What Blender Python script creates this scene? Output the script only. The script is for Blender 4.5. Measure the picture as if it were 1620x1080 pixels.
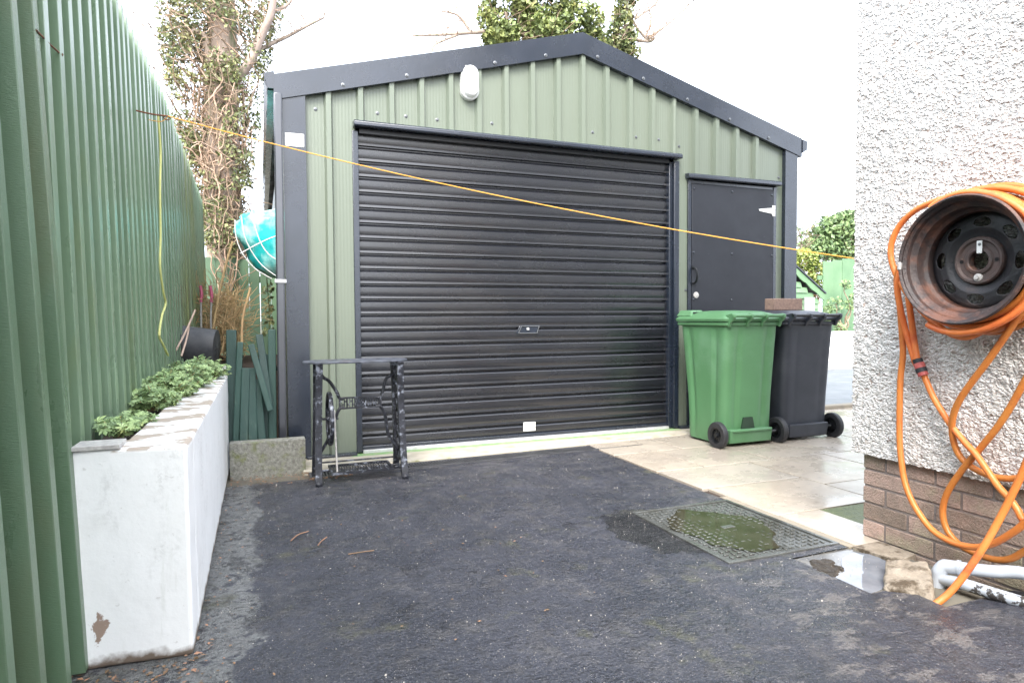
import bpy, bmesh, math, random
import numpy as np
from mathutils import Vector, Matrix, noise
random.seed(7)
R = math.radians
for _o in list(bpy.data.objects): bpy.data.objects.remove(_o)
sc = bpy.context.scene

# ------------------------------------------------------------------ camera
CAM = Vector((0, 0, 1.05)); F = 1014.0
_y = Vector((-397, -35, F)).normalized()
_x = Vector((2594, -53, F)); _x = (_x - _x.dot(_y) * _y).normalized()
_z = _x.cross(_y)
ROT = Matrix((_x, _y, _z))                      # world <- (right, down, forward)
cam_d = bpy.data.cameras.new('camera'); cam = bpy.data.objects.new('camera', cam_d)
sc.collection.objects.link(cam)
m3 = Matrix((ROT.col[0], -ROT.col[1], -ROT.col[2])).transposed()
cam.matrix_world = Matrix.Translation(CAM) @ m3.to_4x4()
cam_d.sensor_width = 36; cam_d.lens = F / 1620 * 36
cam_d.clip_start = 0.05; cam_d.clip_end = 2000
sc.camera = cam

def at(u, v, y):
    """point of the photograph's pixel (1620x1080) at world depth y"""
    d = ROT @ Vector((u - 810, v - 540, F))
    return CAM + d * (y / d.y)
def atx(u, v, x):
    d = ROT @ Vector((u - 810, v - 540, F))
    return CAM + d * (x / d.x)

# ------------------------------------------------------------------ light
SUN_EL, SUN_AZ = 46, 206      # azimuth: clockwise from +Y
w = bpy.data.worlds.new('World'); sc.world = w; w.use_nodes = True
nt = w.node_tree; bg = nt.nodes['Background']
sky = nt.nodes.new('ShaderNodeTexSky'); sky.sky_type = 'NISHITA'; sky.sun_disc = False
sky.sun_elevation = R(SUN_EL); sky.sun_rotation = R(SUN_AZ)
sky.air_density = 1.0; sky.dust_density = 6.0; sky.ozone_density = 1.0
hs = nt.nodes.new('ShaderNodeHueSaturation'); hs.inputs['Saturation'].default_value = 0.38
gm = nt.nodes.new('ShaderNodeMix'); gm.data_type = 'RGBA'; gm.inputs[0].default_value = 0.55
gm.inputs[7].default_value = (8.3, 9.1, 10.5, 1)
nt.links.new(sky.outputs[0], hs.inputs['Color']); nt.links.new(hs.outputs[0], gm.inputs[6])
nt.links.new(gm.outputs[2], bg.inputs['Color']); bg.inputs['Strength'].default_value = 0.13
sl = bpy.data.lights.new('sun', 'SUN'); sl.energy = 1.15; sl.angle = R(30); sl.color = (1, .95, .88)
so = bpy.data.objects.new('sun', sl); sc.collection.objects.link(so)
_az, _el = R(SUN_AZ), R(SUN_EL)
sd = Vector((math.sin(_az) * math.cos(_el), math.cos(_az) * math.cos(_el), math.sin(_el)))
so.rotation_euler = sd.to_track_quat('Z', 'Y').to_euler()
sc.view_settings.view_transform = 'Standard'; sc.view_settings.look = 'None'
sc.view_settings.exposure = 2.05; sc.view_settings.gamma = 1

# ------------------------------------------------------------------ materials
MATS = {}
def mat(name, c1, c2=None, sc_=6, rough=.5, rough2=None, bump=0.0, bs=60, metal=0.0, tone=0.0, spec=.5,
        det=6, lo=.35, hi=.65, stretch=(1, 1, 1), bstretch=None, c3=None, s3=2.0, lo3=.55, hi3=.7, r3=None, bdist=.01, trans=0):
    m = bpy.data.materials.new(name); m.use_nodes = True; MATS[name] = m
    n = m.node_tree.nodes; L = m.node_tree.links; P = n['Principled BSDF']
    P.inputs['Metallic'].default_value = metal; P.inputs['Specular IOR Level'].default_value = spec
    tc = n.new('ShaderNodeTexCoord'); mp = n.new('ShaderNodeMapping'); mp.inputs['Scale'].default_value = stretch
    L.new(tc.outputs['Object'], mp.inputs['Vector'])
    def nz(s, vec, d=det):
        t = n.new('ShaderNodeTexNoise'); t.inputs['Scale'].default_value = s; t.inputs['Detail'].default_value = d
        t.inputs['Roughness'].default_value = .62
        L.new(vec, t.inputs['Vector']); return t.outputs['Fac']
    def mr(v, a, b, c=0., d=1.):
        t = n.new('ShaderNodeMapRange'); t.inputs[1].default_value = a; t.inputs[2].default_value = b
        t.inputs[3].default_value = c; t.inputs[4].default_value = d; L.new(v, t.inputs[0]); return t.outputs[0]
    def mix(f, a, b):
        t = n.new('ShaderNodeMix'); t.data_type = 'RGBA'; L.new(f, t.inputs[0])
        for s, k in ((a, 6), (b, 7)):
            if isinstance(s, tuple): t.inputs[k].default_value = (*s, 1)
            else: L.new(s, t.inputs[k])
        return t.outputs[2]
    if c2 is None: c2 = tuple(x * .75 for x in c1)
    f = mr(nz(sc_, mp.outputs[0]), lo, hi)
    col = mix(f, c1, c2)
    rg = None
    if c3:
        f3 = mr(nz(s3, mp.outputs[0]), lo3, hi3); col = mix(f3, col, c3)
    if tone:
        a = n.new('ShaderNodeAttribute'); a.attribute_name = 'tone'
        hsv = n.new('ShaderNodeHueSaturation'); L.new(col, hsv.inputs['Color'])
        L.new(mr(a.outputs['Fac'], 0, 1, 1 - tone, 1 + tone), hsv.inputs['Value'])
        L.new(mr(a.outputs['Fac'], 0, 1, .5 + tone * .03, .5 - tone * .03), hsv.inputs['Hue'])
        col = hsv.outputs[0]
    L.new(col, P.inputs['Base Color'])
    if rough2 is None: P.inputs['Roughness'].default_value = rough
    else: L.new(mr(nz(sc_ * 1.7, mp.outputs[0]), .3, .7, rough, rough2), P.inputs['Roughness'])
    if bump:
        b = n.new('ShaderNodeBump'); b.inputs['Strength'].default_value = bump; b.inputs['Distance'].default_value = bdist
        mb = n.new('ShaderNodeMapping'); mb.inputs['Scale'].default_value = bstretch or stretch
        L.new(tc.outputs['Object'], mb.inputs['Vector'])
        L.new(nz(bs, mb.outputs[0], 4), b.inputs['Height']); L.new(b.outputs[0], P.inputs['Normal'])
    if trans: P.inputs['Transmission Weight'].default_value = trans
    return m
M = MATS
mat('cladding_green', (.172, .198, .155), (.152, .178, .138), sc_=1.5, rough=.26, rough2=.36, bump=.08, bs=14, stretch=(1, 1, .15), spec=.5)
mat('black_trim', (.016, .022, .036), (.011, .016, .026), sc_=3, rough=.20, rough2=.32, bump=.05, bs=30, spec=.9)
mat('black_metal', (.0095, .0105, .0145), (.014, .015, .019), sc_=5, rough=.20, rough2=.32, spec=1.0, stretch=(.3, 1, 1), c3=(.022, .021, .021), s3=4, lo3=.5, hi3=.85)
mat('door_metal', (.011, .013, .019), (.015, .017, .024), sc_=4, rough=.42, rough2=.6, bump=.15, bs=160, c3=(.12, .13, .14), s3=60, lo3=.69, hi3=.75)
mat('roof_metal', (.05, .055, .07), rough=.4)
mat('alu', (.62, .63, .64), (.5, .5, .5), sc_=30, rough=.35, metal=.3)
mat('white_plastic', (.82, .82, .80), (.78, .78, .76), rough=.35)
mat('rib_dirt_green', (.16, .32, .12), (.30, .34, .20), sc_=18, rough=.7, bump=.3)
mat('concrete_pale', (.52, .48, .40), (.38, .34, .26), sc_=9, rough=.8, bump=.4, bs=60, c3=(.22, .22, .10), s3=6, lo3=.58, hi3=.7)
mat('concrete_block', (.34, .335, .29), (.17, .165, .14), sc_=45, rough=.9, bump=1.0, bs=70, c3=(.17, .19, .06), s3=14, lo3=.52, hi3=.75)
mat('screw', (.20, .21, .22), rough=.4, metal=.6)
mat('fence_green', (.105, .180, .098), (.13, .208, .125), sc_=3.5, rough=.24, rough2=.4, spec=.8, bump=.6, bs=70, bstretch=(1, 1, 6), stretch=(1, 1, .4), c3=(.13, .17, .09), s3=3.3, lo3=.5, hi3=.72, tone=.16, bdist=.003)
mat('fence_green_far', (.155, .232, .145), (.18, .26, .172), sc_=1.6, rough=.24, rough2=.36, spec=.8, bump=.4, bs=40, bstretch=(1, 1, .6), stretch=(1, 1, .35), c3=(.20, .22, .06), s3=1.0, lo3=.56, hi3=.74, tone=.14, bdist=.003)
mat('fence_green_old', (.09, .16, .09), (.12, .20, .12), sc_=3, rough=.6, tone=.2, stretch=(1, 1, .3))
mat('plank_green', (.017, .048, .040), (.026, .065, .053), sc_=5, rough=.45, rough2=.6, bump=.3, bs=40, bstretch=(3, 3, .4), stretch=(1, 1, .2), tone=.3, c3=(.12, .17, .13), s3=6, lo3=.62, hi3=.8)
mat('soil', (.030, .020, .015), (.065, .045, .032), sc_=40, rough=.95, bump=1, bs=60)
mat('rope', (.76, .36, .05), (.66, .30, .05), sc_=80, rough=.6)
mat('rust', (.22, .08, .035), (.10, .05, .03), sc_=60, rough=.8, bump=.5, bs=200)
mat('yellow_cord', (.62, .60, .22), (.50, .52, .20), sc_=20, rough=.7)
mat('hose_orange', (.55, .15, .032), (.62, .21, .045), sc_=5, rough=.34, rough2=.5, tone=.3, bump=.15, bs=90, c3=(.40, .075, .025), s3=6, lo3=.56, hi3=.72)
mat('connector_red', (.35, .06, .06), (.5, .12, .10), sc_=40, rough=.5)
mat('rubber', (.014, .015, .017), (.03, .03, .034), sc_=20, rough=.6)
mat('black_plastic', (.009, .010, .012), rough=.35)
mat('wheel_steel', (.050, .032, .028), (.020, .019, .022), sc_=8, rough=.42, rough2=.65, bump=.4, bs=90, c3=(.13, .058, .038), s3=9, lo3=.46, hi3=.62)
mat('wheel_hub', (.095, .06, .052), (.06, .045, .042), sc_=20, rough=.55, bump=.3, bs=90, c3=(.22, .11, .07), s3=14)
mat('bin_green', (.088, .215, .098), (.078, .19, .085), sc_=3, rough=.36, rough2=.5, bump=.12, bs=180, c3=(.14, .27, .16), s3=2.5, lo3=.5, hi3=.8)
mat('recess_shade', (.020, .045, .025), rough=.6)  # darkened bin green, standing for the shade inside the foot recess
mat('bin_grey', (.026, .030, .040), (.036, .040, .052), sc_=3, rough=.42, rough2=.55, bump=.15, bs=220, c3=(.055, .06, .07), s3=3, lo3=.5, hi3=.8)
mat('iron', (.010, .011, .015), (.03, .032, .042), sc_=22, rough=.32, rough2=.55, bump=.4, bs=90, metal=.2, c3=(.24, .26, .31), s3=26, lo3=.54, hi3=.66)
mat('iron_top', (.025, .028, .036), (.10, .11, .14), sc_=18, rough=.3, rough2=.6, bump=.3, bs=60, c3=(.26, .15, .12), s3=12, lo3=.62, hi3=.75)
mat('pale_metal', (.55, .53, .50), (.35, .33, .32), sc_=50, rough=.5)
mat('pipe_white', (.44, .47, .51), (.38, .41, .45), sc_=6, rough=.3, c3=(.30, .29, .28), s3=9, lo3=.62, hi3=.72)
mat('pipe_flaky', (.44, .47, .51), (.38, .41, .45), sc_=6, rough=.3, c3=(.05, .045, .042), s3=30, lo3=.53, hi3=.56)
mat('wheel_disc', (.013, .013, .017), (.022, .020, .022), sc_=9, rough=.38, rough2=.55, bump=.25, bs=80, c3=(.07, .05, .045), s3=9, lo3=.55, hi3=.75)
mat('pipe_metal', (.05, .052, .062), (.035, .037, .045), sc_=3, rough=.16, rough2=.26, spec=1.0)
mat('pot_black', (.045, .047, .055), (.08, .08, .085), sc_=12, rough=.45, rough2=.6)
mat('leaf_parsley', (.22, .33, .13), (.30, .40, .18), sc_=9, rough=.5, tone=.5, c3=(.42, .40, .10), s3=8, lo3=.60, hi3=.75)
mat('leaf_ivy', (.11, .155, .055), (.23, .235, .10), sc_=3, rough=.4, tone=.6, c3=(.24, .20, .09), s3=2.6, lo3=.55, hi3=.7)
mat('leaf_tree', (.16, .22, .07), (.26, .30, .11), sc_=1.2, rough=.45, tone=.6, c3=(.28, .27, .09), s3=1.4, lo3=.5, hi3=.7)
mat('leaf_bush', (.12, .20, .075), (.19, .27, .11), sc_=1.5, rough=.45, tone=.6)
mat('leaf_yellow', (.30, .34, .07), (.22, .29, .07), sc_=2.5, rough=.5, tone=.5, c3=(.34, .25, .12), s3=4, lo3=.55, hi3=.7)
mat('bark', (.28, .215, .175), (.42, .34, .28), sc_=9, rough=.9, bump=.8, bs=25, stretch=(1, 1, .3), tone=.25, c3=(.14, .16, .08), s3=5)
mat('twig', (.42, .30, .21), (.28, .20, .14), sc_=14, rough=.85, tone=.45)
mat('twig_dry', (.50, .35, .17), (.36, .24, .13), sc_=14, rough=.85, tone=.35)
mat('twig_pink', (.68, .50, .40), (.55, .40, .32), sc_=30, rough=.7)
mat('pink_handle', (.60, .13, .22), (.5, .1, .2), rough=.4)
mat('teal_net', (.015, .42, .44), (.03, .62, .62), sc_=6, rough=.55, bump=.5, bs=14, c3=(.45, .82, .80), s3=4, lo3=.44, hi3=.60)
mat('tan', (.42, .30, .22), (.30, .22, .17), sc_=20, rough=.8)
mat('shed_green', (.13, .235, .12), (.17, .28, .15), sc_=3, rough=.5, tone=.15)
mat('road_grey', (.135, .145, .155), (.165, .175, .185), sc_=2, rough=.5, rough2=.7, bump=.2, bs=120)
mat('paving_pale', (.33, .33, .32), (.28, .28, .27), sc_=2, rough=.6)
mat('kerb_stone', (.27, .23, .17), (.20, .17, .13), sc_=12, rough=.7)
mat('white_paint', (.86, .86, .84), (.82, .82, .80), sc_=4, rough=.6, bump=.2, bs=40)
mat('moss', (.055, .075, .010), (.10, .115, .02), sc_=30, rough=.5, bump=.6, bs=60)
mat('stone_bits', (.30, .28, .25), (.48, .45, .40), sc_=15, rough=.7, tone=.6)
mat('litter', (.30, .17, .09), (.20, .12, .07), sc_=20, rough=.7, tone=.5)
mat('brick_face', (.42, .30, .245), (.31, .235, .19), sc_=22, rough=.85, bump=1.0, bs=120, tone=.28, c3=(.36, .31, .22), s3=7, lo3=.5, hi3=.68, bdist=.012)
mat('brick_loose', (.38, .25, .19), (.24, .16, .13), sc_=45, rough=.9, bump=.8, bs=120)
mat('mortar', (.20, .165, .15), (.25, .21, .19), sc_=20, rough=.95, bump=.5, bs=120)
mat('ramp_stone', (.30, .255, .20), (.19, .155, .115), sc_=16, rough=.75, bump=.9, bs=50, c3=(.07, .05, .03), s3=11, lo3=.52, hi3=.62)
mat('wet_mud', (.022, .016, .011), (.045, .035, .025), sc_=25, rough=.45, rough2=.8, bump=1.0, bs=40)
mat('wet_concrete', (.10, .10, .10), (.16, .15, .13), sc_=8, rough=.06, rough2=.22, bump=.05, bs=60)
mat('earth', (.12, .11, .09), (.18, .16, .12), sc_=1, rough=.95, bump=.5, bs=4)
mat('grate', (.05, .052, .056), (.09, .09, .095), sc_=12, rough=.4)
mat('drain_hole', (.010, .010, .011), rough=.9)
mat('grass_far', (.16, .23, .07), (.22, .28, .1), sc_=2, rough=.9)

def node_mat(name):
    m = bpy.data.materials.new(name); m.use_nodes = True; M[name] = m
    n = m.node_tree.nodes; L = m.node_tree.links
    def N(t, **k):
        x = n.new(t)
        for a, b in k.items(): setattr(x, a, b)
        return x
    tc = N('ShaderNodeTexCoord')
    def nz(s, d=5, st=(1, 1, 1), ro=.6, rot=0):
        mp = N('ShaderNodeMapping'); mp.inputs['Scale'].default_value = st; mp.inputs['Rotation'].default_value = (0, 0, rot)
        L.new(tc.outputs['Object'], mp.inputs[0])
        t = N('ShaderNodeTexNoise'); t.inputs['Scale'].default_value = s; t.inputs['Detail'].default_value = d
        t.inputs['Roughness'].default_value = ro; L.new(mp.outputs[0], t.inputs[0]); return t.outputs['Fac']
    def mr(v, a, b, c=0., d=1.):
        t = N('ShaderNodeMapRange'); 
        for i, q in ((1, a), (2, b), (3, c), (4, d)): t.inputs[i].default_value = q
        L.new(v, t.inputs[0]); return t.outputs[0]
    def mix(f, a, b):
        t = N('ShaderNodeMix', data_type='RGBA'); L.new(f, t.inputs[0])
        for s, k in ((a, 6), (b, 7)):
            if isinstance(s, tuple): t.inputs[k].default_value = (*s, 1)
            else: L.new(s, t.inputs[k])
        return t.outputs[2]
    def math_(op, a, b=None):
        t = N('ShaderNodeMath', operation=op)
        for i, s in enumerate((a, b)):
            if s is None: continue
            if isinstance(s, (int, float)): t.inputs[i].default_value = s
            else: L.new(s, t.inputs[i])
        return t.outputs[0]
    def bump(h, s, d, prev=None):
        t = N('ShaderNodeBump'); t.inputs['Strength'].default_value = s; t.inputs['Distance'].default_value = d
        L.new(h, t.inputs['Height'])
        if prev is not None: L.new(prev, t.inputs['Normal'])
        return t.outputs[0]
    return m, n, L, N, tc, nz, mr, mix, math_, bump, n['Principled BSDF']

# tarmac: dark damp bitumen, pale worn blotches near the planter and in the lower right, brushed streaks
m, n, L, N, tc, nz, mr, mix, math_, bump, P = node_mat('tarmac')
sep = N('ShaderNodeSeparateXYZ'); L.new(tc.outputs['Object'], sep.inputs[0])
big = nz(1.7, 6); mid = nz(9, 6); fine = nz(70, 4)
c = mix(mr(big, .36, .66), (.026, .029, .040), (.046, .048, .062))
c = mix(mr(mid, .50, .74), c, (.068, .065, .066))
# worn strip along the planter foot
e = math_('ADD', math_('SUBTRACT', sep.outputs[0], math_('MULTIPLY', nz(4.2, 6), .34)), .245)
strip = mr(e, .045, .02)
strip = math_('MULTIPLY', strip, mr(nz(13, 6, (1, 1.5, 1), .7), .40, .46))
c = mix(math_('MULTIPLY', strip, .8), c, (.175, .178, .172))
wet = math_('ADD', math_('POWER', math_('MULTIPLY', math_('SUBTRACT', sep.outputs[0], 1.80), 3.4), 2.0), math_('POWER', math_('MULTIPLY', math_('SUBTRACT', sep.outputs[1], 2.66), 2.2), 2.0))
wet = mr(math_('ADD', wet, nz(9, 6, ro=.7)), 1.12, 1.0)
c = mix(math_('MULTIPLY', wet, .95), c, (.008, .008, .009))
# worn blotches in the lower right
e2 = math_('ADD', sep.outputs[0], math_('MULTIPLY', sep.outputs[1], -.55))
blot = math_('MULTIPLY', mr(e2, .35, 1.0), mr(nz(5.5, 8, (1, 1.8, 1), .72), .53, .57))
c = mix(math_('MULTIPLY', blot, .5), c, (.20, .18, .165))
pal = math_('MULTIPLY', mr(sep.outputs[1], 3.6, 4.6), mr(nz(5, 6, (.6, 1.6, 1)), .5, .62))
c = mix(math_('MULTIPLY', pal, .5), c, (.16, .15, .145))
c = mix(mr(nz(2.6, 6, ro=.7), .58, .68), c, (.072, .072, .048))
c = mix(math_('MULTIPLY', mr(nz(3.8, 8, (1.3, .8, 1), .75), .56, .62), .35), c, (.11, .105, .105))
c = mix(math_('MULTIPLY', mr(nz(2.9, 8, ro=.75), .40, .36), .7), c, (.012, .013, .017))
sp = nz(230, 2, ro=.5); c = mix(mr(sp, .63, .70), c, (.24, .22, .21))
c = mix(mr(nz(110, 3, ro=.6), .40, .32), c, (.010, .010, .012))
c = mix(mr(nz(33, 6, ro=.75), .52, .64), c, (.022, .022, .026))
sp2 = nz(60, 3, ro=.7); c = mix(mr(sp2, .70, .74), c, (.017, .017, .02))
L.new(c, P.inputs['Base Color'])
rg = mr(nz(3.5, 7, ro=.7), .40, .60, .18, .55)
rg = math_('MULTIPLY', rg, mr(wet, 0, 1, 1, .3))
L.new(rg, P.inputs['Roughness'])
stk = nz(34, 3, (1, .07, 1), rot=R(-28)); stk2 = nz(20, 3, (.10, 1, 1), rot=R(10))
nb = bump(fine, .9, .012); nb = bump(mid, .7, .025, nb); nb = bump(nz(150, 3), .6, .005, nb)
nb = bump(math_('MULTIPLY', mr(stk, .4, .6), mr(nz(1.6, 3), .46, .56)), .35, .007, nb)
L.new(bump(stk2, .2, .006, nb), P.inputs['Normal'])

# algae on the shaded far end of the long fence
_m = M['fence_green_far']; _n = _m.node_tree.nodes; _L = _m.node_tree.links; _P = _n['Principled BSDF']
_src = _P.inputs['Base Color'].links[0].from_socket
_tc = _n.new('ShaderNodeTexCoord'); _sp = _n.new('ShaderNodeSeparateXYZ'); _L.new(_tc.outputs['Object'], _sp.inputs[0])
_nz = _n.new('ShaderNodeTexNoise'); _nz.inputs['Scale'].default_value = 3; _nz.inputs['Detail'].default_value = 6
_mp = _n.new('ShaderNodeMapping'); _mp.inputs['Scale'].default_value = (1, 3, .6); _L.new(_tc.outputs['Object'], _mp.inputs[0]); _L.new(_mp.outputs[0], _nz.inputs[0])
def _mr(v, a, b):
    t = _n.new('ShaderNodeMapRange'); t.inputs[1].default_value = a; t.inputs[2].default_value = b; _L.new(v, t.inputs[0]); return t.outputs[0]
def _mu(a, b):
    t = _n.new('ShaderNodeMath'); t.operation = 'MULTIPLY'; _L.new(a, t.inputs[0]); _L.new(b, t.inputs[1]); return t.outputs[0]
_f = _mu(_mu(_mr(_sp.outputs[1], .3, 2.2), _mr(_sp.outputs[2], 1.9, 1.2)), _mr(_nz.outputs['Fac'], .38, .6))
_mx = _n.new('ShaderNodeMix'); _mx.data_type = 'RGBA'; _L.new(_f, _mx.inputs[0]); _L.new(_src, _mx.inputs[6]); _mx.inputs[7].default_value = (.24, .26, .05, 1)
_L.new(_mx.outputs[2], _P.inputs['Base Color'])

# roughcast (also really displaced where it is near)
m, n, L, N, tc, nz, mr, mix, math_, bump, P = node_mat('roughcast')
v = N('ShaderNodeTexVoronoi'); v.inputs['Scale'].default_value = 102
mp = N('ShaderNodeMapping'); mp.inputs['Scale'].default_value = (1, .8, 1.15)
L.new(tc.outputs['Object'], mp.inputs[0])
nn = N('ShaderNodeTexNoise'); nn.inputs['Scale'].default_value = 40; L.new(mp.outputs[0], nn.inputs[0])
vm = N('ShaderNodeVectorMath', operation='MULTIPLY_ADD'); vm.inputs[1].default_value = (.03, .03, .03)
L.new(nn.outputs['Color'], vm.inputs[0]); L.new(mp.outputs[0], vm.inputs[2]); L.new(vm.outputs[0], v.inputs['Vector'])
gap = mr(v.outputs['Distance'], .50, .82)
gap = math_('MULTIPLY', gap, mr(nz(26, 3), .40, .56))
c = mix(gap, (.81, .785, .75), (.36, .29, .25))  # crevice shade between the lumps is put into the colour
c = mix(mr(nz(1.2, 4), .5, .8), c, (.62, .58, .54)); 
L.new(c, P.inputs['Base Color']); P.inputs['Roughness'].default_value = .75
L.new(bump(v.outputs['Distance'], -1.0, .012, bump(nz(150, 3), .6, .004)), P.inputs['Normal']) if False else L.new(bump(math_('SUBTRACT', 1.0, v.outputs['Distance']), 1.0, .010, bump(nz(150, 3), .6, .004)), P.inputs['Normal'])

# white painted render of the raised bed
m, n, L, N, tc, nz, mr, mix, math_, bump, P = node_mat('planter_render')
sep = N('ShaderNodeSeparateXYZ'); L.new(tc.outputs['Object'], sep.inputs[0])
top = mr(sep.outputs[2], .648, .655)
ch = math_('MULTIPLY', top, mr(nz(4.5, 5, (1, 1.6, 1)), .50, .52))
c = mix(mr(nz(5, 4), .5, .8), (.88, .88, .87), (.82, .815, .80))
c = mix(math_('MULTIPLY', mr(nz(45, 4), .66, .72), .4), c, (.45, .43, .40))
c = mix(math_('MULTIPLY', mr(nz(3.2, 6, (1.4, 1, .6), .7), .50, .66), mr(nz(60, 5, ro=.75), .44, .60)), c, (.66, .655, .64))
c = mix(math_('MULTIPLY', mr(nz(8, 6, (3, 3, .3), .7), .60, .70), .25), c, (.55, .56, .50))
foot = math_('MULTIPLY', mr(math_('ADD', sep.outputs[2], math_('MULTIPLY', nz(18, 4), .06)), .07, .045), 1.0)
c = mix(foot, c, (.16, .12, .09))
c = mix(ch, c, (.40, .33, .27))
dx = math_('SUBTRACT', sep.outputs[0], -.105); dz = math_('SUBTRACT', sep.outputs[2], .135)
dd = math_('ADD', math_('MULTIPLY', math_('ABSOLUTE', dx), 2.2), math_('ABSOLUTE', dz))
c = mix(mr(math_('ADD', dd, math_('MULTIPLY', nz(26, 6, ro=.75), .22)), .160, .154), c, (.33, .24, .19))
L.new(c, P.inputs['Base Color']); P.inputs['Roughness'].default_value = .6
L.new(bump(nz(28, 6), .2, .008), P.inputs['Normal'])

# sandstone coloured paving, damp
m, n, L, N, tc, nz, mr, mix, math_, bump, P = node_mat('slab')
a = N('ShaderNodeAttribute', attribute_name='tone')
c = mix(mr(nz(2.4, 6), .38, .64), (.44, .37, .285), (.35, .295, .235))
c = mix(mr(nz(13, 6, (1, 2, 1)), .55, .72), c, (.24, .20, .16))
c = mix(mr(a.outputs['Fac'], 0, 1, 0, .55), c, (.36, .33, .29))
L.new(c, P.inputs['Base Color'])
L.new(mr(nz(2.2, 6, ro=.65), .36, .66, .10, .50), P.inputs['Roughness'])
L.new(bump(nz(9, 6), .25, .01), P.inputs['Normal'])

# cover plate of the manhole: galvanised, half under a film of green water
m, n, L, N, tc, nz, mr, mix, math_, bump, P = node_mat('manhole_steel')
sep = N('ShaderNodeSeparateXYZ'); L.new(tc.outputs['Object'], sep.inputs[0])
c = mix(mr(nz(6, 5), .4, .65), (.12, .125, .12), (.07, .07, .06))
L.new(c, P.inputs['Base Color']); P.inputs['Metallic'].default_value = .25
L.new(mr(nz(8, 5), .35, .65, .14, .36), P.inputs['Roughness'])
L.new(bump(nz(80, 4), .2, .004), P.inputs['Normal'])
m, n, L, N, tc, nz, mr, mix, math_, bump, P = node_mat('algae_water')
c = mix(mr(nz(8, 5), .35, .65), (.030, .028, .014), (.050, .045, .029)); L.new(c, P.inputs['Base Color'])
P.inputs['Roughness'].default_value = .07; L.new(bump(nz(16, 2), .05, .01), P.inputs['Normal'])
m, n, L, N, tc, nz, mr, mix, math_, bump, P = node_mat('puddle')
c = mix(mr(nz(8, 5), .35, .65), (.13, .14, .16), (.20, .21, .23)); L.new(c, P.inputs['Base Color'])  # sky reflection partly put into this pale base colour
P.inputs['Roughness'].default_value = .03; P.inputs['IOR'].default_value = 1.45; L.new(bump(nz(16, 2), .03, .01), P.inputs['Normal'])

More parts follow.
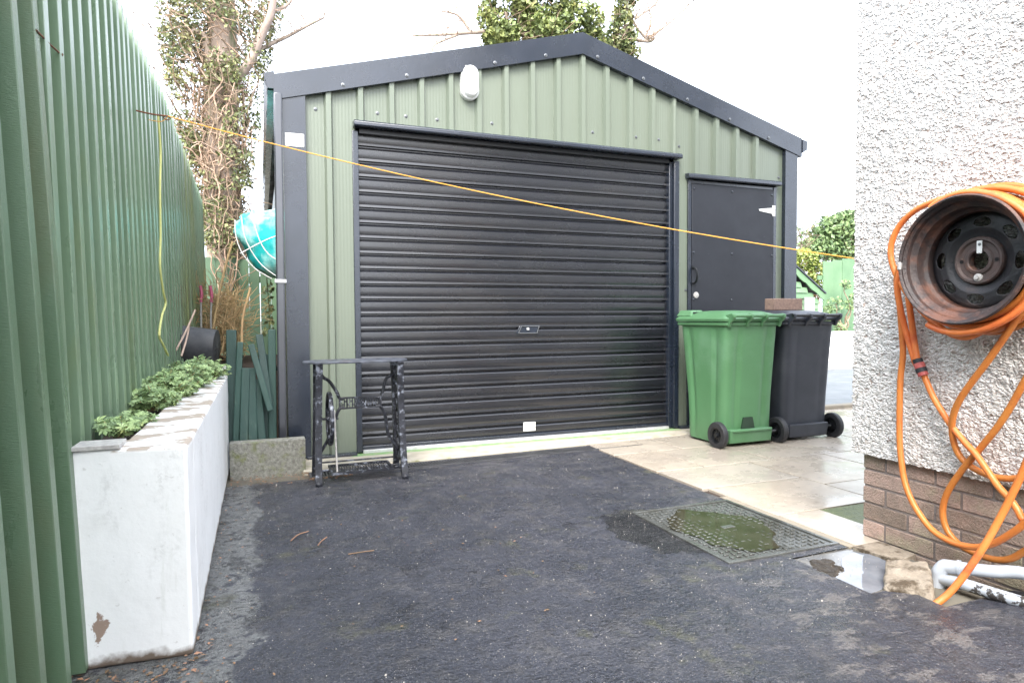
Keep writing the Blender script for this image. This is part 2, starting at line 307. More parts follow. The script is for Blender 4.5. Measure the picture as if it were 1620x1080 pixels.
# ------------------------------------------------------------------ mesh builder
class MB:
    def __init__(s): s.v = []; s.f = []; s.t = []
    def add(s, vs, fs, tone=None):
        o = len(s.v); s.v += [tuple(p) for p in vs]; s.f += [tuple(i + o for i in f) for f in fs]
        tn = random.random() if tone is None else tone
        s.t += [tn] * len(fs); return s
    def box(s, x0, x1, y0, y1, z0, z1, tone=None):
        vs = [(x, y, z) for z in (z0, z1) for y in (y0, y1) for x in (x0, x1)]
        return s.add(vs, [(0, 2, 3, 1), (4, 5, 7, 6), (0, 1, 5, 4), (2, 6, 7, 3), (0, 4, 6, 2), (1, 3, 7, 5)], tone)
    def hexa(s, p, tone=None):   # 8 points: bottom 4 ccw, top 4 ccw
        return s.add(p, [(3, 2, 1, 0), (4, 5, 6, 7), (0, 1, 5, 4), (1, 2, 6, 5), (2, 3, 7, 6), (3, 0, 4, 7)], tone)
    def bar(s, a, b, w, d, up=(0, 0, 1), tone=None):     # box beam from a to b
        a, b = Vector(a), Vector(b); t = (b - a).normalized(); u = Vector(up)
        if abs(t.dot(u)) > .98: u = Vector((0, 1, 0))
        x = t.cross(u).normalized() * w / 2; y = x.cross(t).normalized() * d / 2
        p = [q + i * x + j * y for q in (a, b) for i, j in ((-1, -1), (1, -1), (1, 1), (-1, 1))]
        return s.hexa(p, tone)
    def tube(s, path, r, n=10, cap=True, tone=None):
        P = [Vector(p) for p in path]; rs = [float(q) for q in r] if hasattr(r, '__len__') else [r] * len(P)
        rings = []; ref = None
        for i, p in enumerate(P):
            t = (P[min(i + 1, len(P) - 1)] - P[max(i - 1, 0)])
            t = t.normalized() if t.length > 1e-9 else Vector((0, 0, 1))
            if ref is None:
                ref = t.orthogonal().normalized()
            ref = (ref - t * ref.dot(t))
            ref = ref.normalized() if ref.length > 1e-6 else t.orthogonal().normalized()
            bi = t.cross(ref)
            rings.append([p + rs[i] * (math.cos(2 * math.pi * k / n) * ref + math.sin(2 * math.pi * k / n) * bi) for k in range(n)])
        vs = [q for rg in rings for q in rg]; fs = []
        for i in range(len(P) - 1):
            for k in range(n):
                a = i * n + k; b = i * n + (k + 1) % n; fs.append((a, b, b + n, a + n))
        if cap: fs.append(tuple(range(n - 1, -1, -1))); fs.append(tuple((len(P) - 1) * n + k for k in range(n)))
        return s.add(vs, fs, tone)
    def lathe(s, prof, o, axis='z', n=32, tone=None, closed=False):   # prof: (r, h)
        o = Vector(o); vs = []; fs = []
        for r, h in prof:
            for k in range(n):
                a = 2 * math.pi * k / n; c, q = r * math.cos(a), r * math.sin(a)
                vs.append(o + (Vector((c, q, h)) if axis == 'z' else Vector((h, c, q)) if axis == 'x' else Vector((q, h, c))))
        m_ = len(prof)
        for i in range(m_ if closed else m_ - 1):
            for k in range(n):
                a = i * n + k; b = i * n + (k + 1) % n; j = ((i + 1) % m_) * n
                fs.append((a, b, j + (k + 1) % n, j + k))
        return s.add(vs, fs, tone)
    def prism(s, pts, d, tone=None):     # planar polygon pts (3d), extruded by vector d
        n = len(pts); P = [Vector(p) for p in pts]; d = Vector(d)
        vs = P + [p + d for p in P]
        fs = [tuple(range(n - 1, -1, -1)), tuple(range(n, 2 * n))] + [(i, (i + 1) % n, (i + 1) % n + n, i + n) for i in range(n)]
        return s.add(vs, fs, tone)
    def strip(s, prof, a, b, tone=None):   # profile points (3d) extruded from offset a to b, open
        n = len(prof); vs = [Vector(p) + Vector(a) for p in prof] + [Vector(p) + Vector(b) for p in prof]
        return s.add(vs, [(i, i + 1, i + 1 + n, i + n) for i in range(n - 1)], tone)
    def loft(s, rings, cap=True, tone=None):
        n = len(rings[0]); vs = [p for r in rings for p in r]; fs = []
        for i in range(len(rings) - 1):
            for k in range(n):
                a = i * n + k; b = i * n + (k + 1) % n; fs.append((a, b, b + n, a + n))
        if cap: fs.append(tuple(range(n - 1, -1, -1))); fs.append(tuple((len(rings) - 1) * n + k for k in range(n)))
        return s.add(vs, fs, tone)
    def move(s, fn): s.v = [tuple(fn(Vector(p))) for p in s.v]; return s
    def build(s, name, m, parent=None, bevel=0, smooth=True, seg=2, solid=0, ang=35):
        off = Vector((0, 0, 0))
        if parent is not None: off = Vector(parent['w'])
        me = bpy.data.meshes.new(name)
        me.from_pydata([tuple(Vector(p) - off) for p in s.v], [], s.f); me.validate()
        if len(me.polygons) == len(s.t):
            at_ = me.attributes.new('tone', 'FLOAT', 'FACE'); at_.data.foreach_set('value', s.t)
        me.materials.append(M[m] if isinstance(m, str) else m)
        bmn = bmesh.new(); bmn.from_mesh(me); bmesh.ops.recalc_face_normals(bmn, faces=bmn.faces); bmn.to_mesh(me); bmn.free()
        if smooth:
            me.shade_smooth(); me.set_sharp_from_angle(angle=R(ang))
        o = bpy.data.objects.new(name, me); sc.collection.objects.link(o)
        if parent is not None: o.parent = parent
        o['w'] = list(off)
        if solid:
            q = o.modifiers.new('solid', 'SOLIDIFY'); q.thickness = solid; q.offset = 0
        if bevel:
            q = o.modifiers.new('bevel', 'BEVEL'); q.width = bevel; q.segments = seg; q.limit_method = 'ANGLE'; q.angle_limit = R(40)
            q.harden_normals = False
        return o
def tag(o, label, cat, group=None):
    o['label'] = label; o['category'] = cat
    if group: o['group'] = group
    return o
def thing(name, loc, label, cat, group=None):
    o = bpy.data.objects.new(name, None); sc.collection.objects.link(o); o.location = loc
    o.empty_display_size = .1; o['w'] = list(loc); return tag(o, label, cat, group)
def struct(o, kind='structure'): o['kind'] = kind; return o
def spline(pts, n=8):
    P = [Vector(p) for p in pts]; out = []
    for i in range(len(P) - 1):
        a = P[max(i - 1, 0)]; b = P[i]; c = P[i + 1]; d = P[min(i + 2, len(P) - 1)]
        for k in range(n):
            t = k / n
            out.append(.5 * ((2 * b) + (c - a) * t + (2 * a - 5 * b + 4 * c - d) * t * t + (3 * b - a - 3 * c + d) * t ** 3))
    out.append(P[-1]); return out
def rrect(x0, x1, y0, y1, r, z, n=4):
    out = []
    for cx, cy, a0 in ((x1 - r, y0 + r, -90), (x1 - r, y1 - r, 0), (x0 + r, y1 - r, 90), (x0 + r, y0 + r, 180)):
        for k in range(n + 1):
            a = R(a0 + 90 * k / n); out.append((cx + r * math.cos(a), cy + r * math.sin(a), z))
    return out
def U(a, b): return random.uniform(a, b)

# ------------------------------------------------------------------ setting: ground, tarmac, paving
g = MB(); g.add([(-400, -400, -.02), (400, -400, -.02), (400, 400, -.02), (-400, 400, -.02)], [(0, 1, 2, 3)])
struct(g.build('ground', 'earth'))
# tarmac sheet with gentle undulation; right edge x=2.46, notch for the drain channel at its far edge
def hgt(x, y):
    h = .006 * noise.noise(Vector((x * 1.3, y * 1.3, 0))) + .0022 * noise.noise(Vector((x * 7, y * 7, 3)))
    # mound of tarmac rising to the house wall in the near right corner
    if y < 1.54: h += .034 * max(0, min(1, (x - 1.95) / .45)) * max(0, min(1, (1.54 - y) / .16))
    return h
tm = MB(); xs = np.arange(-.60, 2.461, .03); xs[-1] = 2.46; ys = np.arange(-4, 4.66, .03)
def farend(x): return 4.395 + (x - .9) * .035
vs = []; idx = {}
gx = list(xs) + [2.52, 2.6, 2.70]
for j, y in enumerate(ys):
    for i, x in enumerate(gx):
        yy = min(y, farend(x)); idx[i, j] = len(vs)
        vs.append((x, yy, hgt(x, yy) if y > -2 else 0))
fs = []
MHX0, MHX1, MHY0, MHY1 = 1.83, 2.46, 2.165, 2.935
for j in range(len(ys) - 1):
    for i in range(len(gx) - 1):
        x, y = (gx[i] + gx[i + 1]) / 2, (ys[j] + ys[j + 1]) / 2
        if x > 2.46 and y > 1.55: continue
        if y > farend(x) + .02: continue
        if MHX0 + .01 < x and MHY0 + .01 < y < MHY1 - .01: continue
        if 2.13 < x and 1.72 < y < 2.105: continue
        if 2.29 < x < 2.60 and 1.535 < y < 1.74: continue
        fs.append((idx[i, j], idx[i + 1, j], idx[i + 1, j + 1], idx[i, j + 1]))
tm.add(vs, fs, .5); struct(tm.build('tarmac_driveway', 'tarmac'))
# strip of concrete between drain channel and shed
s = MB(); s.hexa([(.25, 4.56, -.1), (5.2, 4.78, -.1), (5.2, 5.3, -.1), (.25, 5.3, -.1), (.25, 4.56, .012), (5.2, 4.78, .012), (5.2, 5.3, .012), (.25, 5.3, .012)])
struct(s.build('concrete_apron', 'concrete_pale', bevel=.006))
# paving slabs: one sheet of separate slabs over a dark bed
pv = MB()
def slab(x0, x1, y0, y1):
    g_ = .0045; dz = [U(-.002, .002) for _ in range(4)]; z = .006
    p = [(x0 + g_, y0 + g_), (x1 - g_, y0 + g_), (x1 - g_, y1 - g_), (x0 + g_, y1 - g_)]
    pv.hexa([(a, b, -.03) for a, b in p] + [(a, b, z + d) for (a, b), d in zip(p, dz)])
E1 = 2.475
b = MB(); b.box(2.463, 2.512, 2.115, 3.0, -.03, .003); struct(b.build('mortar_strip', 'kerb_stone'))
rows = [(2.11, 2.60, [2.512, 2.80, 3.42, 4.0, 4.6]), (2.60, 3.17, [2.512, 3.25]), (3.17, 3.645, [E1, 3.25]),
        (2.60, 2.98, [3.25, 3.9, 4.5, 5.1]), (2.98, 3.645, [3.25, 3.95, 4.55, 5.2]),
        (3.645, 4.22, [E1, 2.86, 3.46, 4.1, 4.72, 5.3, 5.9, 6.5, 7.1]), (4.22, 4.80, [E1, 3.10, 3.74, 4.35, 4.98, 5.6, 6.2, 6.8, 7.4]),
        (4.80, 5.36, [5.12, 5.7, 6.3, 6.9, 7.5])]
for y0, y1, X in rows:
    for a, b in zip(X[:-1], X[1:]):
        if y0 == 2.11 and a >= 2.79: continue
        y1_ = min(y1, farend(a) + .27) if (y0 == 4.22 and a < 3.2) else y1
        slab(a, b, y0, y1_)
for (y0, y1, X) in ((2.60, 3.645, [5.2, 5.9, 6.6]), (3.645, 3.70, []),):
    for a, b in zip(X[:-1], X[1:]): slab(a, b, y0, y1)
slab(2.82, 3.42, 2.11, 2.34); slab(3.14, 3.70, 2.345, 2.60)
o = pv.build('paving', 'slab', bevel=.004); struct(o)
b = MB(); b.add([(2.465, 2.1, -.012), (8, 2.1, -.012), (8, 5.36, -.012), (2.465, 5.36, -.012)], [(0, 1, 2, 3)]); struct(b.build('paving_bed', 'soil'))
b = MB(); b.add([(2.76, 2.33, .0), (3.13, 2.33, .0), (3.13, 2.60, .0), (2.76, 2.60, .0)], [(0, 1, 2, 3)]); struct(b.build('moss_patch', 'moss'), 'stuff')
k = MB()
for x0 in np.arange(4.9, 9, .9): k.box(x0 + .003, x0 + .897, 5.36, 5.47, -.02, .045)
struct(k.build('kerb', 'kerb_stone', bevel=.01))
r = MB(); r.add([(4.9, 5.46, -.008), (60, 5.46, -.008), (60, 9.4, -.008), (4.9, 9.4, -.008)], [(0, 1, 2, 3)]); struct(r.build('road', 'road_grey'))
r = MB(); r.box(4.9, 60, 9.4, 10.6, -.05, .06); struct(r.build('pavement', 'paving_pale'))

# ------------------------------------------------------------------ manhole, drain channel, gully
t = thing('manhole_cover', (2.145, 2.55, 0), 'rectangular steel manhole cover with raised studs under a film of green water', 'manhole')
f = MB()
for a in ((MHX0, MHX0 + .018, MHY0, MHY1), (MHX1 - .018, MHX1, MHY0, MHY1), (MHX0 + .018, MHX1 - .018, MHY0, MHY0 + .018), (MHX0 + .018, MHX1 - .018, MHY1 - .018, MHY1)):
    f.box(*a, -.03, .008)
f.build('frame', 'manhole_steel', t, bevel=.002)
f = MB(); f.box(MHX0 + .022, MHX1 - .022, MHY0 + .022, MHY1 - .022, -.03, .001)
for i in range(15):
    for j in range(20):
        x = MHX0 + .055 + i * .0372; y = MHY0 + .05 + j * .0353
        if abs(x - 2.145) < .045 and abs(y - 2.55) < .03: continue
        zt_ = .0072 if x < 2.02 or x > 2.32 else U(.0050, .0062)
        if (i + j) % 2: f.box(x - .012, x + .012, y - .005, y + .005, .001, zt_)
        else: f.box(x - .005, x + .005, y - .012, y + .012, .001, zt_)
f.build('plate', 'manhole_steel', t, bevel=.0015, seg=1)
f = MB(); f.box(2.11, 2.18, 2.532, 2.568, .001, .008); f.build('keyhole_cap', 'manhole_steel', t, bevel=.003)
f = MB(); ring = []
for k in range(40):
    a = 2 * math.pi * k / 40; rx = .235 + .03 * math.sin(3 * a + 1) + .015 * math.sin(7 * a); ry = .30 + .03 * math.cos(4 * a) + .02 * math.sin(9 * a)
    ring.append((max(MHX0 + .024, min(MHX1 - .024, 2.10 + rx * math.cos(a))), max(MHY0 + .024, min(MHY1 - .024, 2.54 + ry * math.sin(a))), .0056))
f.add(ring, [tuple(range(40))]); o = f.build('algae_film', 'algae_water'); struct(o, 'stuff')
o.name = 'puddle_on_cover'
b = MB(); b.box(MHX0 - .02, MHX1 + .004, MHY0 - .02, MHY1 + .02, -.12, -.031); struct(b.build('manhole_bed', 'mortar'))
# concrete surround at the right of the cover
# drain channel: slotted grate running in front of the shed
t = thing('drain_channel', (1.5, 4.45, 0), 'long slotted drain grating across the front of the garage door', 'drain')
f = MB(); ox = .30
def dch(x, q): return farend(x) + .008 + q
f.hexa([(.28, dch(.28, 0), -.06), (2.9, dch(2.9, 0), -.06), (2.9, dch(2.9, .16), -.06), (.28, dch(.28, .16), -.06), (.28, dch(.28, 0), -.03), (2.9, dch(2.9, 0), -.03), (2.9, dch(2.9, .16), -.03), (.28, dch(.28, .16), -.03)])
f.build('channel', 'drain_hole', t)
f = MB()
for q0, q1 in ((0, .018), (.142, .16)):
    f.hexa([(.28, dch(.28, q0), -.03), (2.9, dch(2.9, q0), -.03), (2.9, dch(2.9, q1), -.03), (.28, dch(.28, q1), -.03), (.28, dch(.28, q0), .006), (2.9, dch(2.9, q0), .006), (2.9, dch(2.9, q1), .006), (.28, dch(.28, q1), .006)])
x = .285
while x < 2.89:
    f.hexa([(x, dch(x, .018), -.02), (x + .010, dch(x, .018), -.02), (x + .010, dch(x, .142), -.02), (x, dch(x, .142), -.02), (x, dch(x, .018), .004), (x + .010, dch(x, .018), .004), (x + .010, dch(x, .142), .004), (x, dch(x, .142), .004)])
    x += .021
f.build('grating', 'grate', t, smooth=False)
# gully recess beside the house: wet slab with puddle and a debris hole
b = MB()
b.box(2.10, 2.80, 1.70, 2.13, -.12, -.03); b.box(2.2, 2.80, 1.40, 1.6995, -.22, -.12); b.box(2.2, 2.29, 1.40, 1.70, -.119, -.012); b.box(2.291, 2.8, 1.40, 1.53, -.119, -.014); struct(b.build('gully_floor', 'wet_mud'))
def sheet(name, pts, z, m, kind='structure', th=.012):
    q = MB(); q.prism([(x, y, z - th) for x, y in pts], (0, 0, th)); return struct(q.build(name, m, bevel=.002), kind)
sheet('gully_slab', [(2.115, 2.115), (2.47, 2.13), (2.62, 2.02), (2.60, 1.90), (2.36, 1.76), (2.13, 1.71)], -.004, 'wet_concrete', th=.04)
sheet('gully_puddle', [(2.44, 2.075), (2.50, 2.02), (2.47, 1.93), (2.36, 1.82), (2.20, 1.745), (2.125, 1.735), (2.13, 1.90), (2.22, 1.93), (2.27, 1.99), (2.33, 2.04)], -.0015, 'puddle', 'stuff', th=.0015)
mu = MB()
for _ in range(260):
    a_ = U(0, 6.28); r_ = math.sqrt(U(0, 1)); r_ *= .75 + .35 * noise.noise(Vector((math.cos(a_) * 2, math.sin(a_) * 2, 5))) + .2 * math.sin(5 * a_); x_, y_ = 2.19 + .085 * r_ * math.cos(a_), 1.99 + .085 * r_ * math.sin(a_) + .03 * math.cos(a_)
    h_ = U(.004, .009) * (1.2 - r_ * .6); w_ = U(.006, .016); mu.hexa([(x_ - w_, y_ - w_ * U(.5, 1), -.006), (x_ + w_ * U(.5, 1), y_ - w_, -.006), (x_ + w_, y_ + w_, -.006), (x_ - w_, y_ + w_ * U(.5, 1), -.006), (x_ - w_ * .5, y_ - w_ * .4, h_ * .4), (x_ + w_ * .5, y_ - w_ * .4, h_ * .4), (x_ + w_ * .5, y_ + w_ * .4, h_ * .5), (x_ - w_ * .4, y_ + w_ * .5, h_ * .4)])
struct(mu.build('gully_debris', 'wet_mud', smooth=False), 'stuff')
sheet('path_edge', [(2.47, 2.105), (2.64, 2.105), (2.64, 1.93), (2.50, 1.90)], .012, 'ramp_stone', th=.04)
# tilted broken concrete block between gully and pipes
t = MB()
P8 = [(2.19, 1.72, -.06), (2.30, 1.60, -.06), (2.47, 1.72, -.06), (2.40, 1.86, -.06), (2.20, 1.735, .018), (2.325, 1.625, .035), (2.455, 1.745, .075), (2.37, 1.865, .058)]
t.hexa(P8); o = t.build('concrete_chunk', 'ramp_stone', bevel=.012, seg=3); tag(o, 'tilted broken piece of pale concrete beside the gully below the brick plinth', 'concrete lump')
sub = o.modifiers.new('s', 'SUBSURF'); sub.subdivision_type = 'SIMPLE'; sub.levels = sub.render_levels = 4
tx = bpy.data.textures.new('c', 'CLOUDS'); tx.noise_scale = .05; dm = o.modifiers.new('d', 'DISPLACE'); dm.texture = tx; dm.strength = .02

# ------------------------------------------------------------------ garage
Y0 = 5.0
GX0, GX1, EZ, APX, APZ = .17, 5.00, 2.70, 2.60, 3.36
def roofz(x): return APZ - abs(x - APX) * (APZ - EZ) / (APX - GX0)
gar = thing('garage', (APX, Y0, 0), 'green ribbed metal garage with black trim, roller door and low pitched roof', 'garage')
# cladding panels as ribbed profile; the openings are left out by splitting in z ranges
def ribbed(mb, x0, x1, zb, zt, ribs, y=Y0):
    xs_ = [x0]
    for rx in ribs:
        if x0 + .03 < rx < x1 - .03:
            xs_ += [rx - .032, rx - .018, rx + .018, rx + .032]
            # micro swages between the ribs
    pts = []
    cuts = sorted(set([round(q, 4) for q in xs_] + [x1]))
    def yy(x):
        for rx in ribs:
            d = abs(x - rx)
            if d <= .0185: return y - .040
            if d < .0315: return y - .040 * (.032 - d) / .014
        return y
    allx = []
    for a, b_ in zip(cuts[:-1], cuts[1:]):
        allx.append(a)
        if b_ - a > .10:
            nseg = int((b_ - a) / .012)
            for k in range(1, nseg): allx.append(a + (b_ - a) * k / nseg)
    allx.append(x1)
    vs = []; 
    for i, x in enumerate(allx):
        yv = yy(x)
        if yv == y and i % 2: yv = y - .0007
        top = zt if not callable(zt) else zt(x)
        vs += [(x, yv, zb), (x, yv, top)]
    fs = [(2 * i, 2 * i + 2, 2 * i + 3, 2 * i + 1) for i in range(len(allx) - 1)]
    mb.add(vs, fs, .5)
RIBS = [.494 + .2355 * i for i in range(18)]
DX0, DX1, DZ = .708, 3.51, 2.46       # roller door opening
SX0, SX1, SZ = 3.715, 4.76, 2.31      # side door opening
c = MB()
ribbed(c, .30, DX0 - .02, .02, roofz, RIBS)
ribbed(c, DX0 - .02, DX1 + .05, 2.505, roofz, RIBS)
ribbed(c, DX1 + .05, SX0, .02, roofz, [q for q in RIBS if q > 3.7])
ribbed(c, SX0, SX1, 2.345, roofz, RIBS)
ribbed(c, SX1, 4.86, .02, roofz, [])
c.build('front_cladding', 'cladding_green', gar, smooth=False)
# side and back walls
c = MB(); yb = 12.8
for x in (GX0 + .01, GX1 - .01):
    ys_ = np.arange(Y0 + .02, yb, .1); vs = []
    for i, y in enumerate(ys_): vs += [(x + (.02 if i % 2 else 0) * (1 if x < 2 else -1), y, 0), (x + (.02 if i % 2 else 0) * (1 if x < 2 else -1), y, EZ)]
    c.add(vs, [(2 * i, 2 * i + 2, 2 * i + 3, 2 * i + 1) for i in range(len(ys_) - 1)], .5)
c.add([(GX0, yb - .05, 0), (GX1, yb - .05, 0), (GX1, yb - .05, EZ), (APX, yb - .05, APZ), (GX0, yb - .05, EZ)], [(0, 1, 2, 3, 4)])
c.build('wall', 'cladding_green', gar, smooth=False)
# slab under the building
c = MB(); c.box(GX0 - .03, GX1 + .03, Y0 + .03, yb, -.05, .02); c.build('floor_slab', 'concrete_pale', gar)
# roof sheets
for sgn, xe in ((-1, .07), (1, 5.10)):
    c = MB(); vs = []; n_ = 56
    for i, y in enumerate(np.linspace(Y0 - .03, yb, n_)):
        dz = .03 if (i // 2) % 2 else 0
        vs += [(APX, y, APZ + .03 + dz), (xe, y, roofz(xe) + .03 + dz)]
    c.add(vs, [(2 * i, 2 * i + 2, 2 * i + 3, 2 * i + 1) for i in range(n_ - 1)]); c.build('roof', 'roof_metal', gar, smooth=False)
# bargeboards: folded flashing on each slope
def barge(x0, x1, seam=None):
    mb = MB(); z0, z1 = roofz(x0), roofz(x1)
    T, B, yf = .115, -.065, Y0 - .055
    # front plate, with its return lip and top cover
    for (xa, xb) in ([(x0, seam), (seam, x1)] if seam else [(x0, x1)]):
        za, zb_ = roofz(xa), roofz(xb); e = .0025 if xa == x0 and seam else 0
        mb.hexa([(xa, yf - e, za + B), (xb, yf - e, zb_ + B), (xb, yf + .004, zb_ + B), (xa, yf + .004, za + B), (xa, yf - e, za + T), (xb, yf - e, zb_ + T), (xb, yf + .004, zb_ + T), (xa, yf + .004, za + T)])
        mb.hexa([(xa, yf + .0045, za + T - .004), (xb, yf + .0045, zb_ + T - .004), (xb, yf + .20, zb_ + T - .004), (xa, yf + .20, za + T - .004), (xa, yf + .0045, za + T), (xb, yf + .0045, zb_ + T), (xb, yf + .20, zb_ + T), (xa, yf + .20, za + T)])
        mb.hexa([(xa, yf + .0045, za + B), (xb, yf + .0045, zb_ + B), (xb, yf + .05, zb_ + B), (xa, yf + .05, za + B), (xa, yf + .0045, za + B + .004), (xb, yf + .0045, zb_ + B + .004), (xb, yf + .05, zb_ + B + .004), (xa, yf + .05, za + B + .004)])
    return mb
barge(.115, APX, 1.655).build('bargeboard', 'black_trim', gar, smooth=False)
barge(APX, 5.045).build('bargeboard', 'black_trim', gar, smooth=False)
c = MB(); c.prism([(.05, Y0 - .05, 2.80), (.118, Y0 - .05, 2.825), (.150, Y0 - .05, 2.70), (.075, Y0 - .05, 2.70)], (0, .05, 0)); c.build('gutter_end_cap', 'black_trim', gar)
# gutters
for x, s_ in ((.055, 1), (5.10, -1)):
    c = MB(); prof = [(x, 0, 2.80), (x - .005 * s_, 0, 2.74), (x + .02 * s_, 0, 2.70), (x + .075 * s_, 0, 2.70), (x + .095 * s_, 0, 2.80), (x + .088 * s_, 0, 2.80), (x + .07 * s_, 0, 2.707), (x + .025 * s_, 0, 2.707), (x + .003 * s_, 0, 2.74), (x + .007 * s_, 0, 2.80)]
    if s_ == 1: prof = [(p[0], p[1], p[2]) for p in prof]
    c.prism([(p[0], Y0 - .04, p[2]) for p in prof], (0, yb - Y0 + .05, 0)); c.build('gutter', 'black_trim', gar)
c = MB(); c.prism([(5.045, Y0 - .065, 2.80), (5.105, Y0 - .065, 2.785), (5.10, Y0 - .065, 2.70), (5.045, Y0 - .065, 2.67)], (0, .03, 0)); c.build('gutter_end_cap', 'black_trim', gar)
# corner trims
def corner(x0, x1, zt):
    mb = MB(); yf = Y0 - .046
    mb.hexa([(x0, yf, .02), (x1, yf, .02), (x1, yf + .004, .02), (x0, yf + .004, .02), (x0, yf, zt(x0)), (x1, yf, zt(x1)), (x1, yf + .004, zt(x1)), (x0, yf + .004, zt(x0))])
    for xx in ((x0, x0 + .004), (x1 - .004, x1)):
        mb.hexa([(xx[0], yf + .0045, .02), (xx[1], yf + .0045, .02), (xx[1], yf + .05, .02), (xx[0], yf + .05, .02), (xx[0], yf + .0045, zt(x0)), (xx[1], yf + .0045, zt(x0)), (xx[1], yf + .05, zt(x0)), (xx[0], yf + .05, zt(x0))])
    return mb
ct = corner(.172, .330, lambda x: roofz(x) - .068); ctl = ct.build('corner_trim', 'black_trim', gar, smooth=False)
corner(4.845, 4.998, lambda x: roofz(x) - .068).build('corner_trim', 'black_trim', gar, smooth=False)
c = MB(); c.box(.186, .317, Y0 - .051, Y0 - .0465, 2.30, 2.395); o = c.build('blank_plaque', 'white_plastic', ctl, bevel=.003)
# roller door
rd = MB(); prof = []; z = .046; P_ = .1168
yc = Y0 + .03
while z < DZ + .12:
    # one corrugation of the curtain: flat face, small lip, recessed groove
    prof += [(0, yc, z + .010), (0, yc - .0045, z + .024), (0, yc - .0055, z + .048), (0, yc - .0035, z + .076), (0, yc - .001, z + .079), (0, yc + .012, z + .092), (0, yc + .018, z + .096), (0, yc + .018, z + .103), (0, yc + .004, z + .106), (0, yc - .004, z + .109)]
    z += P_
rd.strip(prof, (DX0 + .004, 0, 0), (DX1 - .004, 0, 0), .5)
rdo = rd.build('roller_door', 'black_metal', gar, ang=20)
c = MB(); c.box(DX0 + .006, DX1 - .006, yc - .028, yc + .012, .040, .064); c.build('bottom_rail', 'black_trim', rdo, bevel=.003)
c = MB(); c.box(DX0 + .006, DX1 - .006, yc - .055, yc + .03, .013, .038); c.build('bottom_seal', 'alu', rdo, bevel=.002)
c = MB(); c.prism([(2.00, yc - .010, .915), (2.185, yc - .010, .915), (2.215, yc - .010, .985), (2.035, yc - .010, .985)], (0, .006, 0)); h = c.build('lock_plate', 'black_trim', rdo, bevel=.003)
c = MB(); c.lathe([(0, -.024), (.012, -.022), (.012, -.0105)], (2.105, yc, .955), 'y', 20); c.build('lock_cylinder', 'alu', rdo)
c = MB(); c.bar((2.02, yc - .014, .920), (2.20, yc - .014, .920), .006, .006); c.bar((2.05, yc - .014, .980), (2.21, yc - .014, .980), .006, .006); c.bar((2.02, yc - .014, .920), (2.05, yc - .014, .980), .006, .006); c.bar((2.19, yc - .014, .920), (2.212, yc - .014, .980), .006, .006); c.build('lock_surround', 'screw', rdo)
c = MB(); c.box(2.063, 2.175, yc - .0095, yc - .0055, .083, .160); st = c.build('sticker', 'white_plastic', rdo, bevel=.002)
c = MB()
for (x0, z0, w_) in ((2.072, .103, .012), (2.086, .106, .014), (2.102, .110, .012), (2.116, .108, .010), (2.128, .112, .013), (2.144, .110, .018)):
    c.bar((x0, yc - .0105, z0 - .004), (x0 + w_, yc - .0105, z0 + .010), .007, .001)
c.bar((2.072, yc - .0105, .097), (2.165, yc - .0105, .103), .003, .001); c.bar((2.11, yc - .0105, .125), (2.16, yc - .0105, .128), .003, .001)
c.build('scribble', 'black_plastic', st)
for x0, x1 in ((DX0 - .042, DX0 + .003), (DX1 - .003, DX1 + .032)):
    c = MB(); c.box(x0, x1, Y0 - .012, Y0 + .055, .02, DZ + .01)
    if x0 > 2: c.box(DX1 + .0325, DX1 + .085, Y0 - .045, Y0 + .03, .02, DZ + .01)
    c.build('guide_rail', 'black_trim', gar, bevel=.004)
def hood(x0, x1, z0, z1, d):
    mb = MB(); pr = [(Y0 + .01, z0 + .005), (Y0 - d, z0), (Y0 - d - .006, z0 + .010), (Y0 - d - .004, z1 - .012), (Y0 - d + .008, z1), (Y0 + .01, z1 + .005)]
    mb.prism([(x0, a, b_) for a, b_ in pr], (x1 - x0, 0, 0)); return mb
hood(.672, 3.60, 2.487, 2.532, .085).build('door_hood', 'black_trim', gar, bevel=.003)
hood(3.69, 4.785, 2.325, 2.372, .06).build('side_door_hood', 'black_trim', gar, bevel=.003)
c = MB(); c.box(DX0 + .01, DX1 - .01, Y0 - .02, Y0 + .02, 2.452, 2.486); c.build('door_head', 'black_plastic', gar)
# side door
c = MB(); c.box(SX0, SX0 + .035, Y0 - .018, Y0 + .03, .02, SZ + .01); c.box(SX1 - .035, SX1, Y0 - .018, Y0 + .03, .02, SZ + .01); c.box(SX0 + .035, SX1 - .035, Y0 - .010, Y0 + .03, SZ - .02, SZ + .01)
c.build('door_frame', 'black_trim', gar, bevel=.002)
c = MB(); c.box(SX0 + .040, SX1 - .040, Y0 - .022, Y0 + .02, .03, SZ - .024); sdo = c.build('side_door', 'door_metal', gar, bevel=.003)
c = MB()
for z_ in (.35, .77, 1.21, 1.65, 2.0, 2.24):
    for x_ in (3.775, 4.215, 4.70):
        if z_ == 2.0: continue
        c = MB(); c.lathe([(.0, -.008), (.006, -.008), (.011, -.003), (.012, 0)], (x_, Y0 - .022, z_), 'y', 10); c.build('bolt_head', 'black_trim', sdo)

